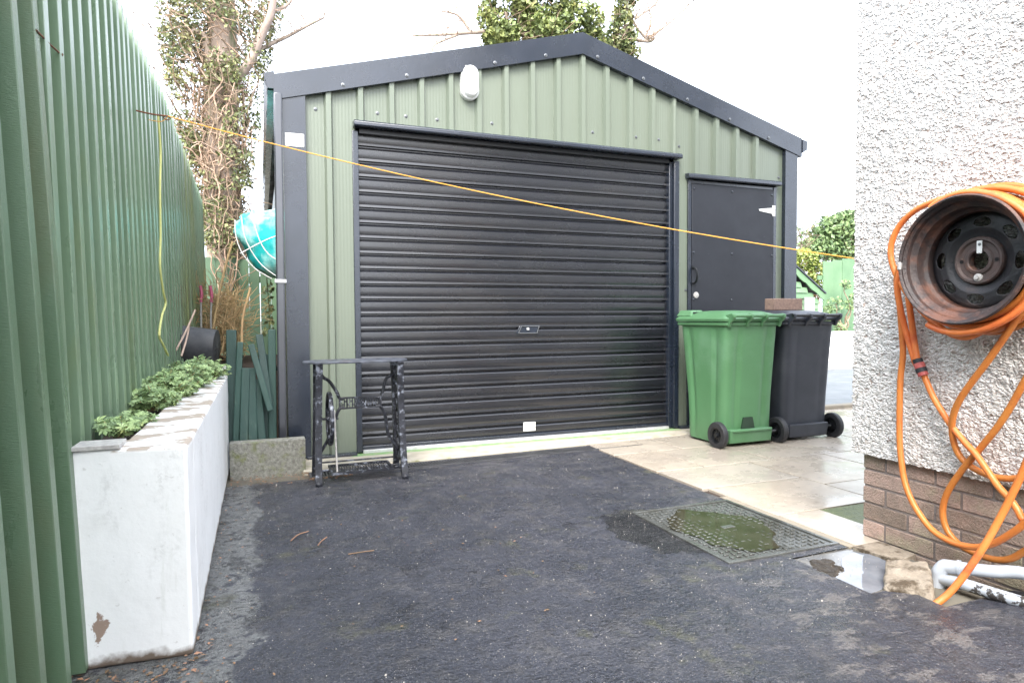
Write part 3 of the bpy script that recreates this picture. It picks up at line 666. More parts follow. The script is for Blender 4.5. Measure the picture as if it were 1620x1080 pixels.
c = MB(); c.tube(spline([(3.765, Y0 - .022, 1.36), (3.772, Y0 - .06, 1.375), (3.775, Y0 - .075, 1.43), (3.772, Y0 - .06, 1.49), (3.765, Y0 - .022, 1.505)], 6), .010, 8)
c.box(3.752, 3.784, Y0 - .028, Y0 - .0225, 1.34, 1.37); c.box(3.752, 3.784, Y0 - .028, Y0 - .0225, 1.495, 1.525); c.build('handle', 'black_plastic', sdo)
c = MB(); c.lathe([(0, -.014), (.012, -.014), (.013, -.008), (.027, -.006), (.030, 0)], (3.803, Y0 - .022, 1.252), 'y', 24); c.build('lock', 'pale_metal', sdo)
for hz in (2.085, .42):
    c = MB(); c.prism([(4.535, Y0 - .0265, hz + .008), (4.545, Y0 - .0265, hz - .010), (4.700, Y0 - .0265, hz - .030), (4.700, Y0 - .0265, hz + .028)], (0, .004, 0))
    c.box(4.703, 4.737, Y0 - .0275, Y0 - .0185, hz - .052, hz + .052); c.tube([(4.7015, Y0 - .030, hz - .045), (4.7015, Y0 - .030, hz + .045)], .005, 8)
    c.build('hinge', 'white_plastic', sdo)
# base trims
c = MB(); c.box(.30, DX0 - .045, Y0 - .075, Y0 + .0, -.01, .030); c.build('base_trim', 'black_trim', gar, bevel=.003)
c = MB(); c.box(DX1 + .09, 5.02, Y0 - .075, Y0 + .0, -.01, .035); c.build('base_trim', 'black_trim', gar, bevel=.003)
c = MB(); c.box(.62, DX1 + .08, Y0 - .10, Y0 + .02, -.02, .0125); c.build('threshold', 'rib_dirt_green', gar, bevel=.003)
# downpipe
c = MB(); dp = spline([(.140, Y0 - .075, 2.66), (.138, Y0 - .075, 2.0), (.134, Y0 - .075, 1.0), (.13, Y0 - .075, .06)], 2)
c.loft([[(p.x + a, p.y + b_, p.z) for a, b_ in ((-.029, -.029), (.029, -.029), (.029, .029), (-.029, .029))] for p in dp]); dpo = c.build('downpipe', 'pipe_metal', gar, bevel=.010)
c = MB(); c.box(.096, .176, Y0 - .111, Y0 - .041, 1.31, 1.335); c.build('pipe_clip', 'alu', dpo, bevel=.002)
# screws over the cladding
c = MB()
scr = [(.405, 2.60), (.86, 2.62), (1.08, 2.62), (1.33, 2.62), (1.79, 2.64), (3.16, 2.66), (3.62, 2.62), (3.40, 2.66), (4.06, 2.60), (4.30, 2.52), (4.80, 2.42), (4.52, 2.55), (2.72, 2.66), (3.70, 1.30), (3.62, 1.30)]
for x_, z_ in scr: c = MB(); c.lathe([(0, -.010), (.007, -.010), (.008, -.004), (.014, -.002), (.014, .0)], (x_, Y0, z_), 'y', 10); c.build('screw', 'screw', gar)
for x_ in (.60, 1.08, 1.56, 1.80, 2.25, 2.74, 3.20, 3.67, 4.15, 4.62): c = MB(); c.lathe([(0, -.010), (.007, -.010), (.009, -.004), (.015, -.002), (.015, .0)], (x_, Y0 - .058, roofz(x_) - .035), 'y', 10); c.build('screw', 'screw', gar)

# bulkhead light
t = thing('wall_light', (1.592, Y0, 2.93), 'white oval bulkhead light fixed to the gable above the roller door', 'wall light')
def oval(cx, cz, w_, h_, y, n=28):
    r_ = w_ / 2; out = []
    for k in range(n):
        a = 2 * math.pi * k / n; zz = r_ * math.sin(a) + (h_ / 2 - r_) * (1 if math.sin(a) > 0 else -1); out.append((cx + r_ * math.cos(a), y, cz + zz))
    return out
c = MB(); c.loft([oval(1.592, 2.932, .150, .275, Y0 - .002), oval(1.592, 2.932, .150, .275, Y0 - .045), oval(1.592, 2.932, .138, .262, Y0 - .052)]); c.build('base', 'white_plastic', t)
c = MB(); c.loft([oval(1.592, 2.932, .128, .252, Y0 - .053), oval(1.592, 2.932, .124, .246, Y0 - .075), oval(1.592, 2.932, .10, .22, Y0 - .090), oval(1.592, 2.932, .05, .16, Y0 - .096)]); c.build('diffuser', 'white_plastic', t)

# ------------------------------------------------------------------ left fences (lean slightly away from the drive)
def batten_fence(mb, y0, y1, per, bw, bd, x0, back, zb, ztop):
    y = y0; i = 0
    while y < y1:
        zt = ztop(y) + U(-.01, .01); j = U(-.004, .004); w2 = min(bw, y1 - y)
        tn = random.random()
        mb.box(x0 - bd, x0 + j, y, y + w2, zb(y), zt, tn)
        y += per; i += 1
    y = y0 - .02
    while y < y1:
        mb.box(x0 - bd - .022, x0 - bd + .004 - (i % 2) * .003, y, min(y + per * 1.0 - .002, y1), zb(y), ztop(y) - .002, random.random()); y += per; i += 1
nf = thing('near_fence', (-.5, 0, 0), 'tall green board fence with coarse sawn edges at the left edge', 'fence')
c = MB(); per = .188
y = 2.232 - per * 33
while y < 2.24:
    j = U(-.003, .003)
    c.box(-.560, -.500 + j, y - .042, y + .004, 0 + U(0, .03), 2.9)
    c.box(-.590, -.551, y + .004, y + per - .044, 0, 2.9)
    y += per
c.v = [(p[0] - .04 * p[2], p[1], p[2]) for p in c.v]
c.build('board_panel', 'fence_green', nf, bevel=.003)
c = MB(); c.bar((-.70, -4, 1.9), (-.70, 2.2, 1.9), .09, .04); c.bar((-.66, -4, .5), (-.66, 2.2, .5), .09, .04); c.build('rail', 'fence_green', nf)
ff = thing('far_fence', (-.55, 5, 0), 'long green fence of narrow vertical boards rising behind the planter', 'fence')
def fz(y): return float(np.interp(y, [2, 3.5, 4.9, 6.35, 8.36], [2.52, 2.53, 2.57, 2.485, 2.33]))
c = MB(); batten_fence(c, 2.26, 7.93, .1385, .048, .034, -.530, None, lambda y: 0, fz)
c.v = [(p[0] - .02 * p[2], p[1], p[2]) for p in c.v]
c.build('board_panel', 'fence_green_far', ff, bevel=.002)
c = MB(); c.bar((-.66, 2.3, 1.9), (-.66, 7.9, 1.9), .09, .04); c.bar((-.64, 2.3, .5), (-.64, 7.9, .5), .09, .04); c.build('rail', 'fence_green_old', ff)
c = MB(); c.tube([(-.575, 2.20, 1.868), (-.572, 2.30, 1.872), (-.57, 2.42, 1.885)], .0028, 8); c.lathe([(0, .0), (.006, 0), (.006, .004), (0, .004)], (-.57, 2.42, 1.885), 'y', 10)
o = c.build('nail', 'rust'); tag(o, 'long rusty nail sticking out between the two green fences near the top left', 'nail')

# ------------------------------------------------------------------ raised bed
pl = thing('raised_bed', (-.37, 2.2, 0), 'long white rendered raised bed along the foot of the green fence', 'planter')
def tri_box(mb, x0, x1, y0, y1, z0, z1, nx, ny, nz_): pass
c = MB(); TZ = .66
c.hexa([(-.535, 2.225, 0), (-.217, 2.205, 0), (-.217, 2.40, 0), (-.535, 2.40, 0), (-.535, 2.235, TZ), (-.222, 2.215, TZ), (-.222, 2.40, TZ), (-.535, 2.40, TZ)])
c.hexa([(-.42, 2.401, 0), (-.217, 2.401, 0), (-.227, 5.95, 0), (-.42, 5.95, 0), (-.415, 2.401, TZ), (-.222, 2.401, TZ), (-.227, 5.95, TZ), (-.40, 5.95, TZ)])
o = c.build('wall', 'planter_render', pl, bevel=.012, seg=3)
sub = o.modifiers.new('s', 'SUBSURF'); sub.subdivision_type = 'SIMPLE'; sub.levels = sub.render_levels = 5
tx = bpy.data.textures.new('w', 'CLOUDS'); tx.noise_scale = .12; dm = o.modifiers.new('d', 'DISPLACE'); dm.texture = tx; dm.strength = .006; dm.texture_coords = 'OBJECT'
c = MB(); nx_, ny_ = 8, 120; vs = []
for j in range(ny_):
    for i in range(nx_):
        x = -.575 + .19 * i / (nx_ - 1); y = 2.38 + 5.5 * j / (ny_ - 1)
        if y > 5.9: x = -.575 + .75 * i / (nx_ - 1)
        vs.append((x, y, .625 + .018 * noise.noise(Vector((x * 14, y * 14, 1))) + (.02 if y > 5.9 else 0)))
c.add(vs, [(j * nx_ + i, j * nx_ + i + 1, (j + 1) * nx_ + i + 1, (j + 1) * nx_ + i) for j in range(ny_ - 1) for i in range(nx_ - 1)]); c.build('soil', 'soil', pl)
c = MB(); c.box(-.53, -.405, 2.222, 2.33, TZ + .002, TZ + .016); o = c.build('capping_plate', 'pale_metal', bevel=.002)
tag(o, 'small grey ribbed metal plate on the front corner of the white bed', 'metal plate')
# stones at the back of the bed: filled ground beyond
c = MB(); c.box(-.62, .16, 5.951, 8.5, -.02, .60); struct(c.build('bank', 'soil'))
# concrete kerb block
c = MB(); c.box(-.212, .268, 4.60, 4.70, -.03, .23); o = c.build('concrete_block', 'concrete_block', bevel=.006); tag(o, 'mossy grey concrete edging block lying between the white bed and the garage', 'concrete block')

# ---- leaves
def leaf_quad(mb, p, size, nrm=None, lob=1):
    n_ = Vector((U(-1, 1), U(-1, 1), U(-1, 1))) if nrm is None else nrm
    n_ = n_.normalized(); a = n_.orthogonal().normalized(); a = (Matrix.Rotation(U(0, 6.28), 3, n_) @ a); b_ = n_.cross(a)
    h = size / 2
    mb.add([p - a * h, p + b_ * h * .62 + n_ * h * .15, p + a * h, p - b_ * h * .62 + n_ * h * .15], [(0, 1, 2), (0, 2, 3)])
def lobed(mb, p, size, nrm):
    n_ = nrm.normalized(); a = n_.orthogonal().normalized(); a = Matrix.Rotation(U(0, 6.28), 3, n_) @ a; tn = random.random()
    for k in range(5):
        d = Matrix.Rotation(R(-100 + 50 * k), 3, n_) @ a; s_ = size * (1 - .18 * abs(k - 2)); q = n_.cross(d) * s_ * .22
        tip = p + d * s_ + n_ * U(-.3, .1) * s_
        mb.add([p, p + d * s_ * .6 + q, tip, p + d * s_ * .6 - q], [(0, 1, 2, 3)], tn)
def herb(x, y, z, r, n, h, label, grp, leaf='leaf_parsley'):
    t = thing('leafy_herb', (x, y, z), label, 'plant', grp); st = MB(); lf = MB()
    for k in range(n):
        a = U(0, 6.28); rr = r * math.sqrt(U(0.02, 1)); hh = h * U(.35, 1) * (1.1 - .5 * rr / r)
        e = Vector((x + rr * math.cos(a) * .9, y + rr * math.sin(a), z + hh))
        b0 = Vector((x + rr * .3 * math.cos(a), y + rr * .3 * math.sin(a), z)); mid = b0.lerp(e, .5) + Vector((0, 0, hh * .25))
        pts = spline([b0, mid, e], 3); st.tube(pts, .0016, 4, False)
        for q in pts[2:]:
            for m_ in range(2): lobed(lf, q + Vector((U(-1, 1), U(-1, 1), U(-.4, .6))) * .018, U(.014, .034), Vector((U(-.5, .5), U(-.9, .2), 1)))
    st.build('stem', 'twig_dry', t); lf.build('foliage', leaf, t, smooth=False)
GH = 'leafy herbs in the raised bed'
herb(-.475, 2.60, .64, .075, 34, .085, 'small sparse herb nearest the front end of the white bed', GH)
herb(-.45, 2.80, .64, .065, 22, .07, 'thin yellowish herb behind the front one, beside bare soil', GH)
for i, (x, y, r_, n_, h_) in enumerate([(-.46, 3.30, .12, 90, .12), (-.44, 3.65, .16, 130, .16), (-.42, 4.1, .18, 150, .18), (-.38, 4.65, .20, 150, .17)]):
    herb(x, y, .64, r_, n_, h_, ['pale green herb at the near end of the thick clump in the bed', 'second bushy herb of the thick clump against the far green fence', 'tall bushy herb in the middle of the thick clump beside the fence', 'spreading herb farthest back in the thick clump, below the black pot'][i], GH)

# black pot lying on its side
t = thing('plant_pot', (-.52, 5.5, .66), 'black plastic plant pot lying on its side behind the herbs', 'plant pot')
def potm(p): return p
c = MB(); c.lathe([(.145, 0), (.150, .0), (.150, .03), (.142, .032), (.118, .34), (.105, .345), (.0, .345)], (0, 0, 0), 'x', 36)
rotp = Matrix.Rotation(R(-8), 3, 'Z') @ Matrix.Rotation(R(4), 3, 'Y')
c.move(lambda p: rotp @ (p * 1.12) + Vector((-.70, 5.45, .865))); c.build('pot', 'pot_black', t, solid=.004)

# loppers with pink handles, dry canes, yellow cord
t = thing('garden_loppers', (-.33, 6.6, .7), 'garden loppers standing upright with two pink grips', 'loppers')
for dx in (0, .13):
    p0 = at(318 + dx * 120, 505, 6.4); p1 = at(318 + dx * 125, 478, 6.4); p2 = at(317 + dx * 120, 452, 6.4)
    c = MB(); c.tube([p0 - Vector((0, 0, .12)), p0, p1], .009, 8); c.build('shaft', 'pale_metal', t)
    c = MB(); c.tube(spline([p1, p1.lerp(p2, .5) + Vector((.008, 0, 0)), p2], 4), [.013] * 8 + [.016], 10); c.build('grip', 'pink_handle', t)
for i, (a, b_, yy, lab) in enumerate([((275, 560), (309, 490), 5.0, 'pale pink dry cane leaning in front of the black pot, left one'), ((287, 563), (300, 510), 5.0, 'short pale dry cane beside the longer one at the black pot')]):
    c = MB(); p = at(*a, yy); q = at(*b_, yy + .15); c.tube(spline([p, p.lerp(q, .5) + Vector((.006, 0, 0)), q], 4), .0065, 7); o = c.build('dry_cane', 'twig_pink'); tag(o, lab, 'cane', 'dry canes by the pot')
c = MB(); pts = [(250, 182), (254, 240), (253, 300), (254, 370), (253, 420), (258, 460), (262, 480), (256, 500), (252, 530), (258, 545), (266, 562)]
c.tube(spline([atx(u, v, -.50 - .02 * (1 - v / 600)) for u, v in pts], 5), .006, 7); o = c.build('hanging_rope', 'yellow_cord'); tag(o, 'loose yellow cord hanging down the far green fence', 'cord')

# washing line
hk = MB(); A = Vector((-.575, 3.62, 2.075)); A = atx(215, 175, -.572); B = atx(266, 184, -.43)
hk.tube(spline([A, A.lerp(B, .5) + Vector((0, 0, -.004)), B], 4), .0045, 8); hk.tube(spline([B, B + Vector((.01, 0, -.012)), B + Vector((-.005, 0, -.02)), B + Vector((-.02, 0, -.01)), B + Vector((-.012, 0, .004))], 4), .003, 6)
o = hk.build('line_hook', 'rust'); tag(o, 'rusty wire hook in the far fence holding the washing line', 'hook')
E2 = Vector((2.645, 2.262, 1.322)); c = MB(); pts = []
for k in range(41):
    t_ = k / 40; p = B.lerp(E2, t_); p.z -= .055 * 4 * t_ * (1 - t_); pts.append(p)
c.tube(pts, .0028, 6); c.tube(spline([B, B + Vector((-.03, 0, -.03)), B + Vector((-.09, 0, -.028))], 4), .002, 5)
o = c.build('washing_line', 'rope'); tag(o, 'thin orange washing line stretched from the green fence to the house corner', 'washing line')

# ------------------------------------------------------------------ dark green posts behind the block
GP = 'dark green timber pieces behind the concrete block'
pk = [((366, 522), (366, 700), .068, 4.86, 'upright round-topped dark green post at the left of the timber pile'),
      ((380, 541), (370, 700), .040, 4.80, 'narrow dark green slat leaning left beside the round-topped post'),
      ((389, 582), (383, 702), .055, 4.76, 'short dark green slat at the front left of the pile'),
      ((397, 582), (401, 702), .060, 4.775, 'short dark green slat at the front centre of the pile'),
      ((406, 600), (418, 702), .052, 4.79, 'short dark green slat leaning right at the front of the pile'),
      ((397, 545), (428, 650), .042, 4.74, 'long dark green slat leaning across the front of the pile'),
      ((410, 529), (426, 640), .050, 4.84, 'dark green slat leaning right behind the crossing slat'),
      ((430, 521), (431, 700), .055, 4.90, 'upright dark green slat against the garage downpipe'),
      ((421, 560), (424, 702), .075, 4.93, 'broad shadowed board at the back right of the timber pile')]
for (a, b_, w_, yy, lab) in pk:
    p = at(*a, yy + .10); q = at(*b_, yy - .01); q.z = max(q.z, -.02) if b_[1] > 690 else q.z
    if b_[1] > 690: q.z = 0.0
    c = MB(); c.bar(q, p, w_, .036, up=(0, 1, 0)); 
    o = c.build('timber_slat', 'plank_green', bevel=.006, seg=3); tag(o, lab, 'timber slat', GP)

# back fence beside the garage
t = thing('back_fence', (-.1, 8.5, 0), 'old green board fence with gaps behind the ivy tree and the turquoise net', 'fence')
c = MB(); x = -1.35
while x < .13:
    c.box(x, x + .118, 8.5, 8.52, .3, 1.80 + U(-.02, .02)); x += .120 + U(0, .007)
c.build('board_panel', 'fence_green_old', t, bevel=.002)
c = MB(); c.box(-1.35, .15, 8.525, 8.565, .7, .78); c.box(-1.35, .15, 8.525, 8.565, 1.5, 1.58); c.build('rail', 'fence_green_old', t)

# turquoise net with white hoops, hanging between tree and garage
t = thing('hoop_net', (.15, 7.2, 1.6), 'turquoise net bag with white hoops propped between the ivy tree and garage', 'net')
c = MB(); ctr = Vector((.285, 7.2, 2.06)); rings = []
NR, NS = 14, 36
for i in range(NR + 1):
    ph = math.pi * (i / NR - .5); rg = []
    for k in range(NS):
        th = 2 * math.pi * k / NS; wr = 1 + (.05 * math.sin(k * 2.0 + i) + .05 * math.sin(k * 1.3 + 2)) * math.cos(ph)
        rg.append(ctr + Vector((-.12 * math.sin(ph) , .0, 0)) + Vector((math.cos(th) * .47 * math.cos(ph) * wr - .02, .26 * math.sin(ph) * 1.0, math.sin(th) * .60 * math.cos(ph) * wr * (1 if math.sin(th) < 0 else .24))))
    rings.append(rg)
c.loft(rings); nb_ = c.build('net', 'teal_net', t, ang=60)
hp = [[(382, 342), (386, 370), (397, 396), (415, 420), (436, 436)], [(398, 333), (404, 360), (413, 385), (425, 402), (440, 412)], [(380, 401), (400, 390), (420, 380), (440, 372)],
      [(372, 348), (373, 372), (383, 400), (404, 425), (430, 441)]]
for h_ in hp:
    c = MB(); c.tube(spline([at(u, v, 6.92) for u, v in h_], 6), .0055, 7); c.build('hoop', 'white_plastic', t)

# ------------------------------------------------------------------ sewing machine table base
T0 = Vector((.58, 4.3, 0)); tb = thing('treadle_table', tuple(T0), 'black cast iron treadle sewing table base standing before the roller door', 'table')
c = MB(); out = []
for k in range(44):
    a = 2 * math.pi * k / 44; e = 2 / 3.2
    cx_ = abs(math.cos(a)) ** e * (1 if math.cos(a) > 0 else -1); sy_ = abs(math.sin(a)) ** e * (1 if math.sin(a) > 0 else -1)
    out.append((.575 + .335 * cx_ + .005 * math.sin(5 * a), 4.29 + .155 * sy_ + .006 * math.sin(7 * a), .768))
c.prism(out, (0, 0, .012)); c.build('table_top', 'iron_top', tb, bevel=.003)
def side(x0, name):
    mb = MB()
    def P(y, z): return (x0 + (.03 - .03 * z / .76) * (-1 if x0 < .5 else 1) * .6, y, z)
    for s_ in (-1, 1):
        path = [P(4.30 + s_ * .150, .0), P(4.30 + s_ * .148, .03), P(4.30 + s_ * .125, .12), P(4.30 + s_ * .100, .35), P(4.30 + s_ * .095, .55), P(4.30 + s_ * .115, .72), P(4.30 + s_ * .13, .766)]
        sp_ = spline(path, 5)
        mb.loft([[(p.x - .021, p.y - .014, p.z), (p.x + .021, p.y - .014, p.z), (p.x + .021, p.y + .014, p.z), (p.x - .021, p.y + .014, p.z)] for p in sp_])
        mb.lathe([(0, 0), (.020, .002), (.022, .018), (.012, .034), (0, .036)], P(4.30 + s_ * .152, 0), 'z', 12)
    mb.box(x0 - .018, x0 + .018, 4.16, 4.44, .752, .767)
    # pierced scrollwork
    for z_ in (.10, .28, .46, .66): mb.bar(P(4.20, z_), P(4.40, z_), .010, .012)
    for i, (z0, z1) in enumerate(((.10, .28), (.28, .46), (.46, .66))):
        for s_ in (-1, 1):
            mb.tube(spline([P(4.30, z0), P(4.30 + s_ * .06, z0 + .04), P(4.30 + s_ * .03, (z0 + z1) / 2), P(4.30 + s_ * .065, z1 - .04), P(4.30, z1)], 6), .010, 6)
        mb.tube([P(4.30, z0), P(4.30, z1)], .005, 6)
    mb.lathe([(.030, -.005), (.034, -.005), (.034, .005), (.030, .005)], P(4.30, .37), 'x', 16, closed=True)
    return mb.build(name, 'iron', tb, bevel=.002, seg=1)
side(.335, 'side_frame'); side(.845, 'side_frame')
c = MB(); yb_ = 4.31
def V2(x, z): return (x, yb_, z)
for sgn, xo, xi in ((1, .335, .470), (-1, .845, .735)):
    c.tube(spline([V2(xo, .735), V2(xo + sgn * .03, .675), V2(xo + sgn * .07, .645), V2(xi - sgn * .02, .575), V2(xi, .53), V2(xi + sgn * .03, .527)], 6), .0105, 8)
    c.tube(spline([V2(xo, .17), V2(xo + sgn * .06, .27), V2(xi - sgn * .03, .40), V2(xi, .462), V2(xi + sgn * .03, .465)], 6), .0105, 8)
    c.bar(V2(xi, .46), V2(xi, .535), .012, .016)
c.bar(V2(.47, .531), V2(.735, .531), .016, .010); c.bar(V2(.47, .463), V2(.735, .463), .016, .010)
br = c.build('cross_brace', 'iron', tb)
c = MB()
for k in range(15): c.bar(V2(.482 + k * .0172, .468), V2(.482 + k * .0172, .526), .004 + .003 * (k % 3), .006)
for k in range(14): c.lathe([(.003, -.003), (.0075, -.003), (.0075, .003), (.003, .003)], V2(.4906 + k * .0172, .486 + .022 * (k % 2)), 'y', 10, closed=True)
c.build('openwork', 'iron', br)
c = MB(); c.lathe([(.155, -.010), (.172, -.012), (.176, -.006), (.176, .006), (.172, .012), (.155, .010)], (.405, 4.31, .40), 'x', 40, closed=True)
for k in range(5):
    a = 2 * math.pi * k / 5 + .3; c.bar((.405, 4.31, .40), (.405, 4.31 + .16 * math.cos(a), .40 + .16 * math.sin(a)), .010, .014)
c.lathe([(0, -.02), (.022, -.02), (.022, .02), (0, .02)], (.405, 4.31, .40), 'x', 16); c.tube([(.34, 4.31, .40), (.46, 4.31, .40)], .008, 8); c.build('flywheel', 'iron', tb)
c = MB(); c.tube([(.425, 4.26, .455), (.43, 4.25, .40), (.440, 4.24, .05)], [.010, .006, .006], 8); c.tube([(.425, 4.26, .46), (.425, 4.26, .36)], .011, 8); c.build('pitman_rod', 'pale_metal', tb)
c = MB(); c.box(.40, .80, 4.185, 4.200, .055, .070); c.box(.40, .80, 4.42, 4.435, .055, .070); c.box(.40, .412, 4.20, 4.42, .055, .070); c.box(.788, .80, 4.20, 4.42, .055, .070)
for k in range(22): 
    x = .42 + k * .0175; c.bar((x, 4.20, .062), (x + .012, 4.42, .062), .006, .006)
for k in range(5): c.bar((.412, 4.24 + k * .037, .062), (.788, 4.24 + k * .037, .062), .006, .005)
c.build('treadle', 'iron', tb, smooth=False)
c = MB(); c.tube([(.335, 4.31, .062), (.40, 4.31, .062)], .007, 8); c.tube([(.80, 4.31, .062), (.845, 4.31, .062)], .007, 8); c.tube([(.335, 4.43, .09), (.845, 4.43, .09)], .006, 8); c.build('pivot_bar', 'iron', tb)
c = MB(); c.box(.30, .64, 4.50, 4.56, .0, .055); 

# ------------------------------------------------------------------ wheelie bins
def wheel(parent, cx, cy, r, w_=.045):
    c = MB(); c.lathe([(r * .62, -w_ / 2), (r * .93, -w_ / 2), (r, -w_ / 2 + .008), (r, w_ / 2 - .008), (r * .93, w_ / 2), (r * .62, w_ / 2)], (cx, cy, r), 'x', 36, closed=True)
    wo = c.build('wheel', 'rubber', parent)
    c = MB(); c.lathe([(r * .50, -w_ * .32), (r * .615, -w_ * .42), (r * .615, w_ * .42), (r * .50, w_ * .32)], (cx, cy, r), 'x', 30, closed=True)
    c.lathe([(0, -.001), (r * .55, -.001), (r * .55, .001), (0, .001)], (cx, cy, r), 'x', 30)
    c.lathe([(0, -w_ * .55), (r * .15, -w_ * .55), (r * .18, -w_ * .3), (r * .18, w_ * .3), (0, w_ * .4)], (cx, cy, r), 'x', 18)
    for k in range(9):
        a = 2 * math.pi * k / 9; c.bar((cx - .004, cy + r * .15 * math.cos(a), r + r * .15 * math.sin(a)), (cx, cy + r * .55 * math.cos(a), r + r * .55 * math.sin(a)), .010, .007, up=(1, 0, 0))
    c.build('hub', 'black_plastic', wo)
def body_ring(x0, x1, y0, y1, z, r=.045, groove=0.0, n=6):
    """rounded rectangle with two vertical flutes on back and sides when groove > 0"""
    pts = []
    def seg(a, b_, nrm):
        a, b_ = Vector((*a, z)), Vector((*b_, z)); N_ = 22
        for k in range(N_):
            t_ = k / N_; d = 0
            for c0 in (.16, .84):
                d += groove * math.exp(-((t_ - c0) / .045) ** 2)
            if .16 < t_ < .84: d -= groove * .25
            p = a.lerp(b_, t_) - Vector(nrm) * d; pts.append(tuple(p))
    seg((x0 + r, y0), (x1 - r, y0), (0, -1, 0))
    for k in range(n): a = R(-90 + 90 * k / n); pts.append((x1 - r + r * math.cos(a), y0 + r + r * math.sin(a), z))
    seg((x1, y0 + r), (x1, y1 - r), (1, 0, 0))
    for k in range(n): a = R(90 * k / n); pts.append((x1 - r + r * math.cos(a), y1 - r + r * math.sin(a), z))
    seg((x1 - r, y1), (x0 + r, y1), (0, 1, 0))
    for k in range(n): a = R(90 + 90 * k / n); pts.append((x0 + r + r * math.cos(a), y1 - r + r * math.sin(a), z))
    seg((x0, y1 - r), (x0, y0 + r), (-1, 0, 0))
    for k in range(n): a = R(180 + 90 * k / n); pts.append((x0 + r + r * math.cos(a), y0 + r + r * math.sin(a), z))
    return pts
def make_bin(x, y, m, label, green):
    t = thing('wheelie_bin', (x + .28, y + .3, 0), label, 'wheelie bin', 'two wheelie bins beside the garage door'); H = 1.01
    g_ = .017 if green else .002
    c = MB(); rings = []
    for z_, a in ((.025, -.1), (.05, .02), (.20, .06), (.4, .22), (.6, .48), (.8, .74), (.93, .93), (H - .02, 1.0)):
        ins = .018 * (1 - a)
        rings.append(body_ring(x + .02 + ins, x + .55 - ins, y + .055 + .055 * (1 - a), y + .575 + .09 * a, z_, .055, g_ * min(1, (z_ - .03) * 5) * (.4 if z_ > .9 else 1)))
    c.loft(rings); bo = c.build('body', m, t, ang=50)
    c = MB()
    def rim(z_, e, lip=0): return rrect(x - .0 - e, x + .57 + e, y + .04 - e, y + .70 + e, .05, z_, 5)
    c.loft([rim(H - .035, -.012), rim(H - .03, .0), rim(H - .004, .0), rim(H - .002, -.01)]); c.build('rim', m, t, bevel=.003)
    # lid: curved shell with two raised bumps and recessed centre
    c = MB()
    c.loft([rim(H + .001, .008), rim(H + .020, .012), rim(H + .032, .004), rim(H + .062, -.04), rim(H + .082, -.10), rim(H + .090, -.2)])
    lo = c.build('lid', m, t, ang=40)
    def bump_(x0, x1, y0, y1, h, e=.035):
        q = MB(); z0 = H + .045; q.hexa([(x0, y0, z0), (x1, y0, z0), (x1, y1, z0), (x0, y1, z0), (x0 + e, y0 + e, z0 + h), (x1 - e, y0 + e, z0 + h), (x1 - e, y1 - e * .3, z0 + h), (x0 + e, y1 - e * .3, z0 + h)])
        q.build('raised_grip', m, lo, bevel=.006)
    if green:
        bump_(x + .01, x + .19, y + .50, y + .70, .050); bump_(x + .33, x + .56, y + .38, y + .70, .046, .03)
        q = MB(); q.box(x + .045, x + .10, y + .49, y + .515, H + .055, H + .080); q.build('grip_recess', 'black_plastic', lo, bevel=.004)
    else:
        bump_(x + .06, x + .51, y + .30, y + .66, .046, .05)
    # handle bar on hinge lugs
    c = MB(); yb2 = y - .005; zb2 = H + .045
    c.tube([(x + .02, yb2, zb2), (x + .55, yb2, zb2)], .0135, 14)
    hb = c.build('handle_bar', m if green else 'black_plastic', t)
    for lx in (x + .035, x + .21, x + .36, x + .535):
        c = MB(); pr = [(y + .075, H - .03), (y + .075, H + .05), (yb2 + .014, zb2 + .020), (yb2 - .018, zb2 + .012), (yb2 - .020, zb2 - .012), (yb2 - .004, zb2 - .034), (yb2 + .022, zb2 - .050), (y + .035, H - .045)]
        c.prism([(lx - .011, a, b_) for a, b_ in pr], (.022, 0, 0)); c.build('hinge_lug', m, t, bevel=.004)
    # rear foot recess with axle
    c = MB(); c.tube([(x + .005, y + .105, .105), (x + .565, y + .105, .105)], .011, 10); c.build('axle', 'screw', t)
    c = MB(); c.hexa([(x + .075, y + .075, .035), (x + .495, y + .075, .035), (x + .495, y + .14, .035), (x + .075, y + .14, .035), (x + .075, y + .062, .145), (x + .495, y + .062, .145), (x + .495, y + .14, .145), (x + .075, y + .14, .145)])
    c.build('axle_housing', m, t, bevel=.006)
    if green:
        c = MB(); c.hexa([(x + .205, y + .088, .146), (x + .335, y + .088, .146), (x + .335, y + .14, .146), (x + .205, y + .14, .146), (x + .225, y + .088, .236), (x + .315, y + .088, .236), (x + .315, y + .14, .236), (x + .225, y + .14, .236)]); c.build('foot_recess', 'recess_shade', t)
        c = MB(); c.box(x + .09, x + .48, y + .050, y + .060, .128, .142); c.build('step_bar', 'bin_green', t, bevel=.003)
    for wx in (x - .018, x + .588): wheel(t, wx, y + .105, .107)
    return t
make_bin(3.385, 4.02, 'bin_green', 'green wheelie bin nearest the roller door, fluted sides', True)
make_bin(4.005, 4.03, 'bin_grey', 'dark grey wheelie bin with a brick on its lid', False)
c = MB(); c.box(4.165, 4.495, 4.38, 4.49, 1.102, 1.205)
o = c.build('loose_brick', 'brick_loose', bevel=.006, seg=3); tag(o, 'brown rough brick lying on the lid of the dark grey bin', 'brick')

# ------------------------------------------------------------------ house wall
HX = 2.63; hs_ = thing('house', (3.6, -.5, 0), 'white roughcast house corner over a brown brick plinth', 'house')
